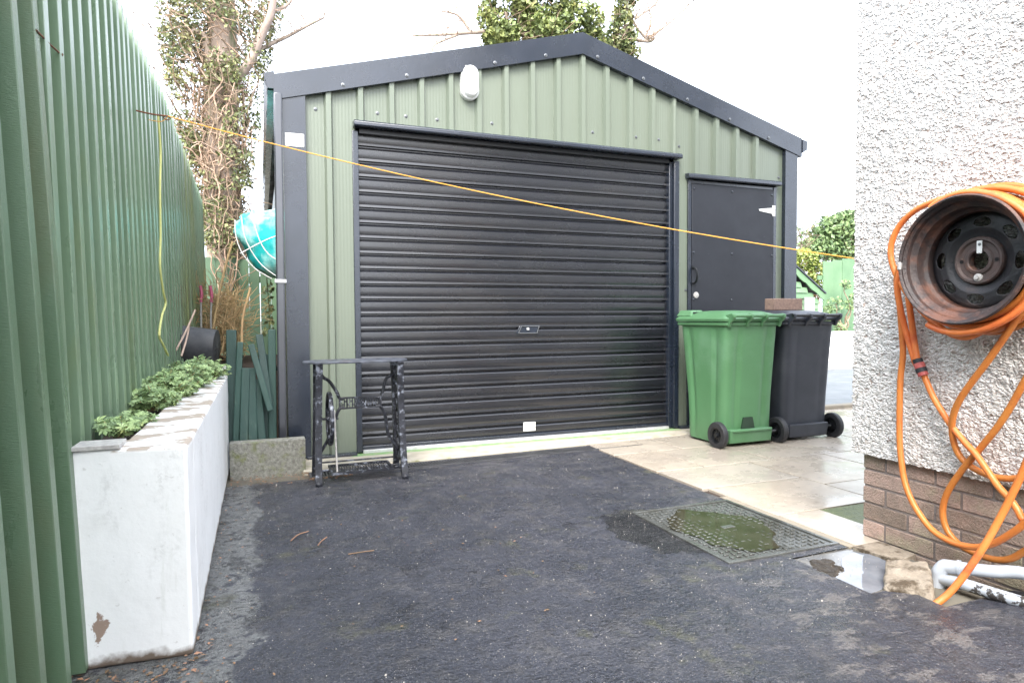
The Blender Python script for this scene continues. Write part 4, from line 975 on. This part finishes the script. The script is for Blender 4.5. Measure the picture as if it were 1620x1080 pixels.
# near part: real relief
ya, yb3, za, zb3 = 1.25, 2.255, .40, 2.70; st_ = .0047
ny_ = int((yb3 - ya) / st_) + 1; nz2 = int((zb3 - za) / st_) + 1; vs = []
for j in range(nz2):
    z_ = za + j * st_
    for i in range(ny_):
        y_ = ya + i * st_
        d, p_ = noise.voronoi(Vector((0, y_ * 74, z_ * 92)), distance_metric='DISTANCE')
        hgt_ = .0075 * max(0, 1 - d[0] * 1.15) + .004 * noise.noise(Vector((0, y_ * 30, z_ * 30))) + .002 * noise.noise(Vector((1, y_ * 130, z_ * 130)))
        dzz = .006 * noise.noise(Vector((4, y_ * 60, 2))) if j == 0 else 0
        dyy = .005 * noise.noise(Vector((7, 3, z_ * 70))) if i == ny_ - 1 else 0
        vs.append((HX - hgt_, y_ + dyy, z_ + dzz))
fs = [(j * ny_ + i, j * ny_ + i + 1, (j + 1) * ny_ + i + 1, (j + 1) * ny_ + i) for j in range(nz2 - 1) for i in range(ny_ - 1)]
# return of the coat at its bottom and at the corner
o0 = len(vs); vs += [(HX + .03, ya + i * st_, za) for i in range(ny_)]
fs += [(i, o0 + i, o0 + i + 1, i + 1) for i in range(ny_ - 1)]
o1 = len(vs); vs += [(HX + .03, yb3 - .01, za + j * st_) for j in range(nz2)]
fs += [((j) * ny_ + ny_ - 1, (j + 1) * ny_ + ny_ - 1, o1 + j + 1, o1 + j) for j in range(nz2 - 1)]
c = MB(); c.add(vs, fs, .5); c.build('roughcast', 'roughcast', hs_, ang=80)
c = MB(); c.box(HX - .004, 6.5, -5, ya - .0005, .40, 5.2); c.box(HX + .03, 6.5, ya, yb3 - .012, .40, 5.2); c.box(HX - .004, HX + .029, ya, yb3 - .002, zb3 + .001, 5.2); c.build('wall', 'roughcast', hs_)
c = MB(); c.box(HX + .0262, 6.4, -5, 2.200, -.05, .399); c.build('plinth_core', 'mortar', hs_)
c = MB(); cz = 0.0; zrow = [-.075, .0, .083, .165, .244, .322, .396]
for r_ in range(6):
    z0, z1 = zrow[r_] + .010, zrow[r_ + 1]
    y_ = 2.206; first = .108 if r_ % 2 == 1 else .218
    while y_ > -1:
        L_ = first if y_ == 2.206 else .222
        c.box(HX + .022 + U(-.001, .002), HX + .09, y_ - L_, y_, z0, z1); y_ -= L_ + .011
c.build('brick_courses', 'brick_face', hs_, bevel=.0035)

# waste pipes
t = thing('waste_pipe', (2.4, 1.65, 0), 'upper white plastic waste pipe with elbow dropping into the tarmac by the plinth', 'pipe', 'white waste pipes at the foot of the brick plinth')
p0 = atx(1485, 912, 2.475); p1 = atx(1503, 896, 2.49); p2 = atx(1640, 911, 2.585); p3 = p2 + Vector((.012, -1.4, .03))
pd = atx(1479, 960, 2.475)
el = spline([pd, p0, p0 + Vector((.000, -.002, .022)), p0.lerp(p1, .5) + Vector((0, 0, .022)), p1, p1.lerp(p2, .12)], 6)
c = MB(); c.tube(spline([p1.lerp(p2, .02), p1.lerp(p2, .5), p2, p2.lerp(p3, .3), p3], 4), .0235, 18); c.build('pipe_run', 'pipe_white', t)
c = MB(); c.tube(el, .026, 18); c.build('elbow', 'pipe_white', t)
c = MB(); q = p1.lerp(p2, .14); c.tube([p1.lerp(p2, .10), q], .0295, 18); c.build('collar', 'pipe_white', t); c = MB(); c.tube([pd.lerp(p0, .35), pd.lerp(p0, .62)], .0295, 18); c.build('collar', 'pipe_white', t)
t2 = thing('waste_pipe', (2.45, 1.6, 0), 'lower white waste pipe with flaking black paint, running close to the ground', 'pipe', 'white waste pipes at the foot of the brick plinth')
q0 = pd.lerp(p0, .95); q1 = atx(1520, 922, 2.47); q2 = atx(1645, 962, 2.50)
c = MB(); c.tube(spline([q1, q1.lerp(q2, .5), q2, q2 + Vector((.02, -.4, .0)), q2 + Vector((.04, -1.3, .01))], 4), .0225, 18); c.build('pipe_run', 'pipe_flaky', t2)
c = MB(); c.tube(spline([q0, q0.lerp(q1, .5), q1], 5), .0215, 16); c.build('elbow', 'pipe_white', t2)

# steel wheel fixed to the wall as a hose reel
RX, RY, RZ = 2.42, 1.628, 1.256
t = thing('hose_reel', (HX, RY, RZ), 'rusty car wheel rim fixed to the roughcast wall as a hose holder', 'hose reel')
c = MB()
c.lathe([(.226, .004), (.236, .0), (.241, .006), (.239, .012), (.228, .012), (.220, .022), (.219, .040), (.211, .050), (.200, .056), (.198, .085), (.194, .094), (.186, .100), (.184, .132)], (RX, RY, RZ), 'x', 96)
c.lathe([(.184, .132), (.186, .150), (.196, .190), (.212, .196), (.214, .203), (.236, .205)], (RX, RY, RZ), 'x', 96)
c.build('rim', 'wheel_steel', t, solid=.003)
c = MB(); NA, NR_ = 288, 36; vs = []; fs = []
def dprof(r_):
    return float(np.interp(r_, [.074, .09, .105, .125, .150, .170, .184], [.128, .134, .130, .120, .120, .124, .132]))
for i in range(NR_ + 1):
    r_ = .072 + (.184 - .072) * i / NR_
    for k in range(NA):
        a = 2 * math.pi * k / NA; vs.append((RX + dprof(r_), RY + r_ * math.cos(a), RZ + r_ * math.sin(a)))
for i in range(NR_):
    for k in range(NA):
        r_ = .072 + .112 * (i + .5) / NR_; a = 2 * math.pi * (k + .5) / NA; hit = False
        for h_ in range(8):
            a0 = R(4 + 45 * h_); da = (a - a0 + math.pi) % (2 * math.pi) - math.pi
            if (da * r_ / .031) ** 2 + ((r_ - .146) / .018) ** 2 < 1: hit = True
        if not hit: fs.append((i * NA + k, i * NA + (k + 1) % NA, (i + 1) * NA + (k + 1) % NA, (i + 1) * NA + k))
c.add(vs, fs, .5); c.build('disc', 'wheel_disc', t, solid=.003)
c = MB(); c.lathe([(.036, .150), (.036, .118), (.040, .114), (.050, .116), (.055, .122), (.072, .122), (.079, .114), (.086, .114), (.091, .120), (.092, .136)], (RX, RY, RZ), 'x', 48); hb = c.build('hub_plate', 'wheel_hub', t)
for k, a in enumerate((0, 90, 180, 270)):
    ca, sa = math.cos(R(a)), math.sin(R(a)); c = MB()
    if a in (0, 180): c.lathe([(0, .1205), (.0075, .1205)], (RX, RY + .064 * ca, RZ + .064 * sa), 'x', 14)
    if a in (0, 180): c.build('bolt_hole', 'drain_hole', hb)
    if a == 270: c.lathe([(0, .105), (.008, .106), (.009, .114), (.015, .116), (.016, .122)], (RX, RY + .064 * ca, RZ + .064 * sa), 'x', 18); c.build('bolt', 'pale_metal', hb)
c = MB(); c.box(RX + .108, RX + .112, RY - .018, RY + .002, RZ + .026, RZ + .074); c.build('bracket', 'white_plastic', t, bevel=.002)
c = MB(); c.lathe([(0, -.004), (.004, -.003), (.006, .0)], (RX + .108, RY - .009, RZ + .060), 'x', 10); c.build('bracket_screw', 'screw', t)
c = MB(); c.box(RX - .005, RX + .010, RY + .226, RY + .240, RZ - .022, RZ + .010); c.build('balance_weight', 'pale_metal', t, bevel=.004)
c = MB(); c.tube([(RX + .150, RY, RZ - .05), (HX + .01, RY, RZ - .05)], .018, 14); c.tube([(RX + .150, RY, RZ + .05), (HX + .01, RY, RZ + .05)], .018, 14); c.build('mounting', 'wheel_steel', t)

# hose: coils round the rim and hanging loops, one continuous object with its connector as a part
ho = thing('garden_hose', (HX - .05, 1.8, 0), 'long orange garden hose coiled round the wheel rim and hanging in loops down the wall', 'hose')
HR = .0125; coil = MB()
def ringp(cy, cz_, ry, rz, x, wob=0, ph=0, a0=0, a1=360, n_=72, tilt=0):
    return [(x + wob * math.sin(2 * R(a) + ph) + tilt * math.sin(R(a)), cy + ry * math.cos(R(a)) + .003 * math.sin(3 * R(a) + ph), cz_ + rz * math.sin(R(a)) + .003 * math.cos(4 * R(a) + ph)) for a in np.linspace(a0, a1, n_)]
for k, (cy, cz_, rr, xx) in enumerate([(0, 0, .229, 2.482), (0, -.002, .226, 2.508), (0, 0, .224, 2.533), (.0, 0, .224, 2.558), (0, 0, .228, 2.583),
                                       (.004, -.006, .246, 2.490), (.003, -.002, .247, 2.515), (0, -.008, .249, 2.541), (0, 0, .246, 2.566),
                                       (-.010, .002, .268, 2.533), (-.02, .004, .272, 2.560)]):
    coil.tube(ringp(RY + cy, RZ + cz_, rr, rr, xx, .004, k), HR, 10, False)
coil.tube(ringp(RY + .008, RZ - .012, .262, .262, 2.462, .006, 1, 60, 300), HR, 10, False)
coil.tube(ringp(RY + .045, RZ - .0, .262, .235, 2.56, .004, 1, 90, 270), HR, 10, False) if False else None
lp = [(1612, 470), (1560, 520), (1520, 533), (1480, 512), (1440, 470), (1416, 430), (1409, 395), (1420, 362), (1445, 335), (1480, 318), (1530, 305), (1585, 299), (1640, 302)]
coil.tube(spline([atx(u, v, 2.56) for u, v in lp], 8), HR, 10, False)
coil.build('coil', 'hose_orange', ho, ang=60)
def strand(pts, xs_):
    q = MB(); n_ = len(pts)
    P = []
    for i, (u, v) in enumerate(pts):
        xx = xs_ if not hasattr(xs_, '__len__') else float(np.interp(i / (n_ - 1), np.linspace(0, 1, len(xs_)), xs_)); P.append(atx(u, v, xx))
    q.tube(spline(P, 8), HR, 12); return q.build('loop', 'hose_orange', ho, ang=60)
strand([(1424, 420), (1418.5, 445), (1424, 490), (1427, 531), (1428.5, 560), (1424.5, 601), (1423, 662), (1423.5, 703), (1426.5, 733.5), (1430, 756), (1437.7, 781), (1451, 807), (1471, 834), (1491.7, 850), (1514, 860), (1542.6, 865), (1569, 860), (1595.6, 846), (1620, 828), (1660, 790), (1695, 730), (1700, 660), (1675, 632), (1645, 680), (1618, 746), (1595.6, 793), (1575, 832), (1559, 860), (1538.5, 891), (1518, 919), (1498, 941), (1480, 955)], [2.55, 2.575, 2.58, 2.575, 2.57, 2.56, 2.55, 2.54, 2.53, 2.52, 2.51, 2.50, 2.45, 2.38, 2.30])
strand([(1461, 592), (1475.4, 625.6), (1489.6, 650), (1506, 674.4), (1526, 699), (1542.6, 717), (1559, 739.6), (1579, 768.5), (1595.6, 787), (1609, 805), (1618, 822), (1640, 850), (1656, 860), (1662, 848)], [2.585, 2.58, 2.56, 2.55, 2.56])
strand([(1650, 455), (1620, 488), (1592, 529), (1563, 570.6), (1538.5, 603), (1520, 629.6), (1509, 654), (1506, 678.5), (1510, 703), (1520, 723), (1534.5, 736.6), (1555, 748), (1577, 755), (1608, 756), (1645, 746), (1685, 700), (1700, 620), (1690, 520), (1672, 450)], [2.50, 2.53, 2.55, 2.59, 2.60, 2.60, 2.58, 2.55])
strand([(1660, 500), (1645, 560), (1620, 605), (1599.6, 642), (1577, 676.5), (1550.7, 709), (1530, 733.5), (1520, 746), (1502, 772.6), (1492.7, 797), (1492.7, 821.5), (1502, 844), (1522, 864), (1546.7, 876.5), (1575, 884.6), (1599.6, 883), (1622, 871), (1650, 858), (1662, 846)], [2.58, 2.585, 2.60, 2.595, 2.58])
strand([(1424, 430), (1419.5, 455), (1424, 485), (1430, 512), (1438, 541), (1447, 570), (1452, 580)], [2.55, 2.575, 2.585])
strand([(1437, 470), (1441, 500), (1446, 536), (1450.5, 565), (1454, 580)], [2.56, 2.58, 2.57])
c = MB(); a_, b_ = atx(1451, 568, 2.575), atx(1461, 594, 2.575); c.tube([a_, a_.lerp(b_, .25)], .019, 14); c.tube([a_.lerp(b_, .55), a_.lerp(b_, .8)], .0215, 14); cn = c.build('connector', 'rubber', ho)
c = MB(); c.tube([a_.lerp(b_, .25), a_.lerp(b_, .55)], .0205, 14); c.tube([a_.lerp(b_, .8), b_], .020, 14); c.build('connector_ring', 'connector_red', cn)

# ------------------------------------------------------------------ trees
def limb(mb, a, b_, r0, r1, wob=.06, n_=6, bend=None):
    a, b_ = Vector(a), Vector(b_); L_ = (b_ - a).length; pts = []
    ctrl = [a] + [a.lerp(b_, k / n_) + Vector((U(-1, 1), U(-1, 1), U(-1, 1))) * wob * L_ * (1 if k < n_ else .2) for k in range(1, n_ + 1)]
    if bend is not None: ctrl = [p + Vector(bend) * math.sin(math.pi * i / n_) for i, p in enumerate(ctrl)]
    pts = spline(ctrl, 3); rs = [r0 + (r1 - r0) * i / (len(pts) - 1) for i in range(len(pts))]
    mb.tube(pts, rs, 7 if r0 > .03 else 5, True); return pts
def twigs(mb, pts, n_, L_, r_, dirb=(0, 0, .3)):
    out = []
    for _ in range(n_):
        p = random.choice(pts); d = (Vector((U(-1, 1), U(-1, 1), U(-.6, 1))) + Vector(dirb)).normalized()
        q = limb(mb, p, p + d * L_ * U(.4, 1), r_, r_ * .4, .10, 3); out.append(q)
    return out
def cloud(mb, fn, n_, size, nb=None):
    for _ in range(n_):
        p = fn()
        if p is None: continue
        leaf_quad(mb, p, size * U(.6, 1.3), Vector((U(-1, 1), U(-1.3, .6), U(-.3, 1.2))))
# ivy-clad tree left of the garage
t = thing('ivy_tree', tuple(at(358, 540, 8.9)), 'bare leaning tree clad in ivy between the green fence and the garage', 'tree')
tr = MB(); base = at(362, 560, 8.9); base.z = 0
tp = [base, at(360, 470, 8.9), at(358, 380, 8.9), at(350, 260, 8.9), at(352, 150, 8.9), at(350, 20, 8.9), at(340, -150, 9.0), at(330, -330, 9.2)]
sp_ = spline(tp, 6); rs = list(np.interp(np.arange(len(sp_)), [0, len(sp_) * .4, len(sp_) - 1], [.28, .21, .13])); tr.tube(sp_, rs, 16)
B1 = [at(352, 150, 8.8), at(372, 128, 8.7), at(395, 98, 8.6), at(414, 55, 8.5), at(430, 15, 8.4), at(440, -60, 8.4)]
q = spline(B1, 5); tr.tube(q, list(np.linspace(.07, .035, len(q))), 9)
B2 = [at(400, 88, 8.6), at(425, 72, 8.6), at(455, 58, 8.6), at(485, 42, 8.6), at(513, 28, 8.6)]; q2_ = spline(B2, 5); tr.tube(q2_, list(np.linspace(.032, .012, len(q2_))), 7)
B3 = [at(345, 130, 8.8), at(332, 95, 8.7), at(320, 55, 8.7), at(290, 52, 8.6)]; q3_ = spline(B3, 5); tr.tube(q3_, list(np.linspace(.06, .03, len(q3_))), 8)
B4 = [at(418, 45, 8.5), at(432, 20, 8.5), at(455, 8, 8.5), at(470, -20, 8.5)]; q4_ = spline(B4, 5); tr.tube(q4_, list(np.linspace(.028, .012, len(q4_))), 7)
tr.build('trunk', 'bark', t, ang=60)
tw = MB()
allp = sp_[8:34]
def around(v, spread=1.0):
    """point in the ivy mantle round the trunk at picture height v"""
    half = float(np.interp(v, [-120, 0, 120, 250, 340, 400, 470], [128, 110, 84, 60, 44, 30, 22])) * spread
    cx_ = float(np.interp(v, [-120, 0, 120, 250, 340, 470], [338, 348, 342, 345, 352, 358]))
    a = U(0, 6.28); rr = math.sqrt(U(0, 1)); return at(cx_ + half * rr * math.cos(a), v, 8.85 + .55 * rr * math.sin(a))
for _ in range(620):
    v = U(-60, 470); p = around(v, .95); d = Vector((U(-1, 1), U(-1, 1), U(-1.2, .9))).normalized(); limb(tw, p, p + d * U(.15, .5), .008, .003, .12, 3)
for _ in range(170):   # hanging sprays to the left, over the fence
    v = U(-20, 330); p = around(v, .8); d = Vector((U(-1, -.1), U(-.6, .3), U(-.2, .9))).normalized(); limb(tw, p, p + d * U(.3, .95), .010, .003, .10, 4)
for _ in range(240):  # brown vine stems up the trunk
    v = U(150, 520); p = around(v, .75); limb(tw, p, p + Vector((U(-.12, .12), U(-.05, .05), U(.3, .7))), .011, .006, .07, 4)
for pts_ in (q, q2_, q4_, q3_):
    twigs(tw, pts_, 24, .35, .006)
tw.build('twigs', 'twig', t, ang=80)
lf = MB()
def ivyp():
    v = random.choice((U(-110, 130), U(-50, 130), U(100, 250), U(180, 300), U(310, 400) if U(0, 1) < .5 else U(0, 100))); p = around(v, 1.0)
    return p if noise.noise(p * 2.6) + .35 * noise.noise(p * 7) > -.03 else None
cloud(lf, ivyp, 27000, .052)
cloud(lf, lambda: around(U(330, 410), .9), 350, .055)
lf.build('ivy', 'leaf_ivy', t, smooth=False)

# heap of dry brown stems at the foot of the tree
c = MB()
for _ in range(420):
    u = random.gauss(352, 15); v = U(470, 570); p = at(u, v, U(6.4, 8.0)); d = Vector((U(-.8, .8), U(-.3, .3), U(-.2, 1))).normalized()
    limb(c, p, p + d * U(.12, .4), .0055, .002, .12, 3)
for _ in range(22):
    u = U(335, 385); p = at(u, 560, U(6.2, 7.0)); e = at(u + U(-20, 28), U(450, 530), 6.8); limb(c, p, e, .006, .003, .04, 4)
o = c.build('dry_brushwood', 'twig_dry'); struct(o, 'stuff'); tag(o, 'tangle of dry brown stems at the foot of the ivy tree', 'brushwood')
for i, (a, m_, b_) in enumerate([((337, 520), (352, 440), (368, 382)), ((383, 548), (384, 505), (396, 455))]):
    c = MB(); c.tube(spline([at(*a, 6.2), at(*m_, 6.3), at(*b_, 6.4)], 6), .010, 7); o = c.build('bare_stem', 'twig_dry')  # plain bare stem, of no particular plant
    tag(o, ['long pale bare stem leaning up in front of the ivy tree trunk', 'short curved pale stem standing above the dark green slats'][i], 'stem', 'bare stems near the ivy tree')
c = MB()
for k in range(46): p = at(U(416, 432), U(440, 530), 7.6 + U(0, .3)); leaf_quad(c, p, .07, Vector((U(-1, 1), -1, U(0, 1))))
c.tube(spline([at(424, 560, 7.7), at(426, 500, 7.7), at(422, 440, 7.7)], 4), .006, 5); o = c.build('climbing_ivy', 'leaf_ivy', smooth=False); tag(o, 'strand of ivy climbing the old fence beside the garage corner', 'plant')

# tree behind the garage ridge
def crown(name, label, parts, leafm, nleaf, size, y, blobs, twn, twm='twig', trunk=None, sparse=0.0, fq=1.3, twL=1.4, twr=.022):
    t = thing(name, (trunk[0].x, trunk[0].y, 0), label, 'tree' if name.endswith('tree') else 'bush')
    tr = MB(); tops = []
    tb_ = limb(tr, (trunk[0].x, trunk[0].y, 0), trunk[1], trunk[2], trunk[2] * .55, .02)
    for (u, v, ru, rv) in blobs:
        tops.append(limb(tr, tb_[-1 - min(4, len(tb_) - 1)], at(u, v, y), trunk[2] * .4, trunk[2] * .12, .05))
    for path, r0, r1 in parts:
        q = spline([at(u, v, y) for u, v in path], 5); tr.tube(q, list(np.linspace(r0, r1, len(q))), 7); tops.append(q)
    tr.build('trunk', 'bark', t, ang=60)
    c = MB()
    for q in tops:
        n2 = max(1, twn // len(tops))
        for z_ in twigs(c, q, n2, twL, twr * .6):
            twigs(c, z_, 2, twL * .4, twr * .3)
    c.build('twigs', twm, t, ang=80)
    lf = MB(); wts = [b_[2] * b_[3] for b_ in blobs]; pxm = (at(811, 300, y) - at(810, 300, y)).length
    def fn():
        b_ = random.choices(blobs, wts)[0]; d = Vector((random.gauss(0, 1), random.gauss(0, 1), random.gauss(0, 1))).normalized() * (U(0.15, 1) ** .45)
        p = at(b_[0] + d.x * b_[2], b_[1] - d.z * b_[3], y) + Vector((0, d.y * b_[2] * pxm * .8, 0))
        return p if noise.noise(p * fq) + .5 * noise.noise(p * fq * 3.1) > sparse else None
    cloud(lf, fn, nleaf, size)
    lf.build('crown', leafm, t, smooth=False)
YT = 17.0
crown('ivy_covered_tree', 'leafy ivy-covered tree rising behind the garage ridge, spreading branches to the left',
      [([(905, 85), (850, 55), (800, 48), (745, 52), (700, 55), (652, 57)], .11, .02), ([(745, 52), (725, 25), (697, 18)], .05, .015), ([(725, 55), (690, 70), (684, 82)], .04, .012), ([(815, 68), (795, 50), (783, 33)], .08, .05)],
      'leaf_tree', 22000, .15, YT, [(800, 20, 45, 48), (860, 5, 55, 60), (905, 40, 50, 40), (830, 55, 60, 25), (780, 65, 22, 18), (890, -60, 60, 50), (820, -70, 60, 50), (935, 70, 36, 22)], 110,
      trunk=(at(870, 300, YT), at(865, 60, YT), .30), sparse=-.18)
crown('bare_branched_tree', 'thin bare-branched tree with ivy on its stem right of the garage ridge',
      [([(985, 70), (992, 30), (985, -30)], .10, .06), ([(1025, 62), (1060, 35), (1085, 12), (1098, 2)], .05, .012), ([(1025, 65), (1005, 40), (995, 12)], .045, .02), ([(1020, 64), (1030, 30), (1022, 0)], .03, .012), ([(990, 60), (1025, 66), (1035, 62)], .06, .03), ([(1005, 30), (1035, 8), (1045, -10)], .04, .02)],
      'leaf_ivy', 2600, .14, 16.0, [(985, 50, 22, 45), (990, -10, 20, 40), (975, 75, 30, 16), (1010, 88, 22, 16)], 130,
      trunk=(at(985, 300, 16), at(985, 60, 16), .16), sparse=-.05, twL=.9, twr=.02)
# right-hand background trees
crown('broadleaf_tree', 'dense round green tree behind the far green fence', [], 'leaf_bush', 12000, .17, 16.0,
      [(1325, 372, 42, 34), (1345, 352, 26, 22), (1300, 395, 34, 22), (1355, 390, 40, 40), (1385, 370, 40, 45)], 40, trunk=(at(1340, 480, 16), at(1338, 400, 16), .18), sparse=-.25)
crown('yellow_shrub', 'loose yellow-green shrub between the garage corner and the far fence', [], 'leaf_yellow', 7000, .10, 13.0,
      [(1268, 415, 26, 22), (1290, 440, 34, 26), (1320, 440, 24, 30), (1265, 445, 20, 20)], 120, twm='twig_dry', trunk=(at(1290, 560, 13), at(1290, 460, 13), .05), sparse=-.22, twL=.5, twr=.016)
crown('thin_bare_tree', 'thin hazy bare tree just right of the garage corner', [([(1265, 400), (1268, 380), (1262, 362)], .03, .01), ([(1268, 390), (1276, 372), (1280, 358)], .025, .01)], 'leaf_bush', 500, .09, 15.0,
      [(1262, 370, 14, 22), (1280, 380, 16, 20)], 70, trunk=(at(1268, 560, 15), at(1268, 400, 15), .05), sparse=-.1, twL=.5, twr=.012)

# far white wall, fence, small shed, shrub
c = MB(); c.box(8.0, 20, 10.6, 10.85, 0, .70); o = c.build('garden_wall', 'white_paint', bevel=.01); tag(o, 'low white garden wall across the road beyond the dark bin', 'wall')
t = thing('distant_fence', (11.5, 11.4, 0), 'tall pale green board fence standing behind the low white wall', 'fence')
c = MB(); x = at(1303, 430, 11.4).x; i = 0
while x < 16:
    zt = 2.16 + (x - 11) * .13; c.box(x, x + .295, 11.4 + (i % 2) * .008, 11.43, .3, zt); x += .30; i += 1
c.build('board_panel', 'shed_green', t, bevel=.004)
c = MB(); c.box(12.2, 16, 11.432, 11.47, 1.9, 2.0); c.build('rail', 'shed_green', t)
SY = 10.95; t = thing('garden_shed', (10.1, SY, 0), 'small pale green shiplap shed with scalloped bargeboard', 'shed')
xr = at(1302, 470, SY).x; xa = at(1240, 415, SY).x; zr = at(1302, 472, SY).z; zap = at(1240, 415, SY).z; 
c = MB(); z_ = .6
while z_ < zap:
    xe = xr - .12 if z_ + .1 < zr else xr - .12 - (z_ + .1 - zr) * (xr - xa) / (zap - zr)
    if xe > 8.2: c.hexa([(8.0, SY, z_), (xe, SY, z_), (xe, SY + 1.2, z_), (8.0, SY + 1.2, z_), (8.0, SY + .03, z_ + .12), (xe, SY + .03, z_ + .12), (xe, SY + 1.2, z_ + .12), (8.0, SY + 1.2, z_ + .12)])
    z_ += .121
c.build('wall', 'shed_green', t)
c = MB(); pts = []; N_ = 30
for k in range(N_ + 1): tt = k / N_; pts.append((xa + (xr - xa) * tt, SY - .05, zap + (zr - zap) * tt + .10))
for k in range(N_, -1, -1): tt = k / N_; pts.append((xa + (xr - xa) * tt, SY - .05, zap + (zr - zap) * tt - .03 - .03 * abs(math.sin(tt * 12))))
for k in range(N_):
    a, b2, c2, d2 = pts[k], pts[k + 1], pts[2 * N_ - k], pts[2 * N_ + 1 - k]; c.hexa([d2, c2, Vector(c2) + Vector((0, .03, 0)), Vector(d2) + Vector((0, .03, 0)), a, b2, Vector(b2) + Vector((0, .03, 0)), Vector(a) + Vector((0, .03, 0))], .3)
c.build('bargeboard', 'shed_green', t, smooth=False)
c = MB(); c.hexa([(xa, SY - .08, zap + .11), (xr + .02, SY - .08, zr + .10), (xr + .02, SY + 1.3, zr + .10), (xa, SY + 1.3, zap + .11), (xa, SY - .08, zap + .14), (xr + .02, SY - .08, zr + .13), (xr + .02, SY + 1.3, zr + .13), (xa, SY + 1.3, zap + .14)]); c.build('roof', 'roof_metal', t)
c = MB(); a = at(1272, 470, SY); c.box(a.x, a.x + .30, SY - .02, SY + .01, .8, a.z); c.build('window', 'paving_pale', t)
t = thing('leafy_shrub', (12, 10.95, .7), 'leggy green shrub growing against the pale green far fence', 'shrub')
c = MB(); lf = MB()
for (u, v, rr) in [(1338, 450, 9), (1322, 480, 14), (1345, 482, 10), (1318, 505, 10), (1352, 470, 8), (1330, 520, 10), (1310, 490, 8)]:
    q = limb(c, at(1338, 530, 10.95), at(u, v, 10.95), .02, .01, .06)
    for _ in range(90):
        a = U(0, 6.28); r2 = rr * math.sqrt(U(0, 1)); leaf_quad(lf, at(u + r2 * math.cos(a), v + r2 * math.sin(a) * .8, 10.95 + U(-.12, .12)), .085, Vector((U(-1, 1), -.6, U(0, 1.2))))
c.build('stem', 'twig', t); lf.build('foliage', 'leaf_bush', t, smooth=False)

# ------------------------------------------------------------------ litter on the drive
for i, (pts_, lab) in enumerate([(([460, 855], [472, 845], [488, 840]), 'curved brown twig lying highest left on the tarmac'), (([503, 862], [509, 855], [517, 849]), 'short straight twig right of the curved one'), (([551, 876], [570, 873], [592, 870]), 'longer brown twig lying level on the tarmac')]):
    c = MB(); P = []
    for u, v in pts_:
        d = ROT @ Vector((u - 810, v - 540, F)); p = CAM + d * ((.007 - CAM.z) / d.z); P.append(p)
    c.tube(spline(P, 4), .0024, 6); o = c.build('twig', 'litter'); tag(o, lab, 'twig', 'twigs on the tarmac')
c = MB()
for _ in range(2600):
    x_, y_ = U(-.18, 2.4), U(1.6, 4.3)
    if MHX0 < x_ and MHY0 < y_ < MHY1: continue
    if U(0, 1) > .25 and not (x_ < .05 or y_ > 3.9 or (x_ > 1.4 and y_ < 2.2)): 
        if U(0, 1) > .5: continue
    s_ = U(.0010, .0026) * (1.8 if U(0, 1) > .96 else 1); z0 = hgt(x_, y_)
    p = [(x_ + U(.6, 1) * s_ * math.cos(a), y_ + U(.6, 1) * s_ * math.sin(a), z0) for a in (.3, 1.9, 3.4, 4.9)]
    c.hexa(p + [(x_ + (q[0] - x_) * .6, y_ + (q[1] - y_) * .6, z0 + s_ * U(.5, 1.1)) for q in p])
o = c.build('grit', 'stone_bits', smooth=False); struct(o, 'stuff')
c = MB()
for _ in range(620):
    w_ = random.choice((0, 0, 1, 2, 3, 3))
    if w_ == 0: x_, y_ = U(-.20, .30), 4.57 - abs(random.gauss(0, .12))
    elif w_ == 1: x_, y_ = U(-.60, -.18), 2.2 - abs(random.gauss(0, .10))
    elif w_ == 3: x_, y_ = -.215 + abs(random.gauss(0, .05)) if U(0, 1) < .5 else U(-.2, 1.2), U(1.9, 4.4)
    else: x_, y_ = U(.25, .55), U(4.3, 4.6)
    if y_ > farend(x_) - .01 and x_ > .28: y_ = farend(x_) - U(.01, .05)
    leaf_quad(c, Vector((x_, y_, hgt(x_, y_) + .006)), U(.005, .016) if w_ == 3 else U(.006, .024), Vector((U(-.3, .3), U(-.3, .3), 1)))
o = c.build('leaf_litter', 'litter', smooth=False); struct(o, 'stuff')
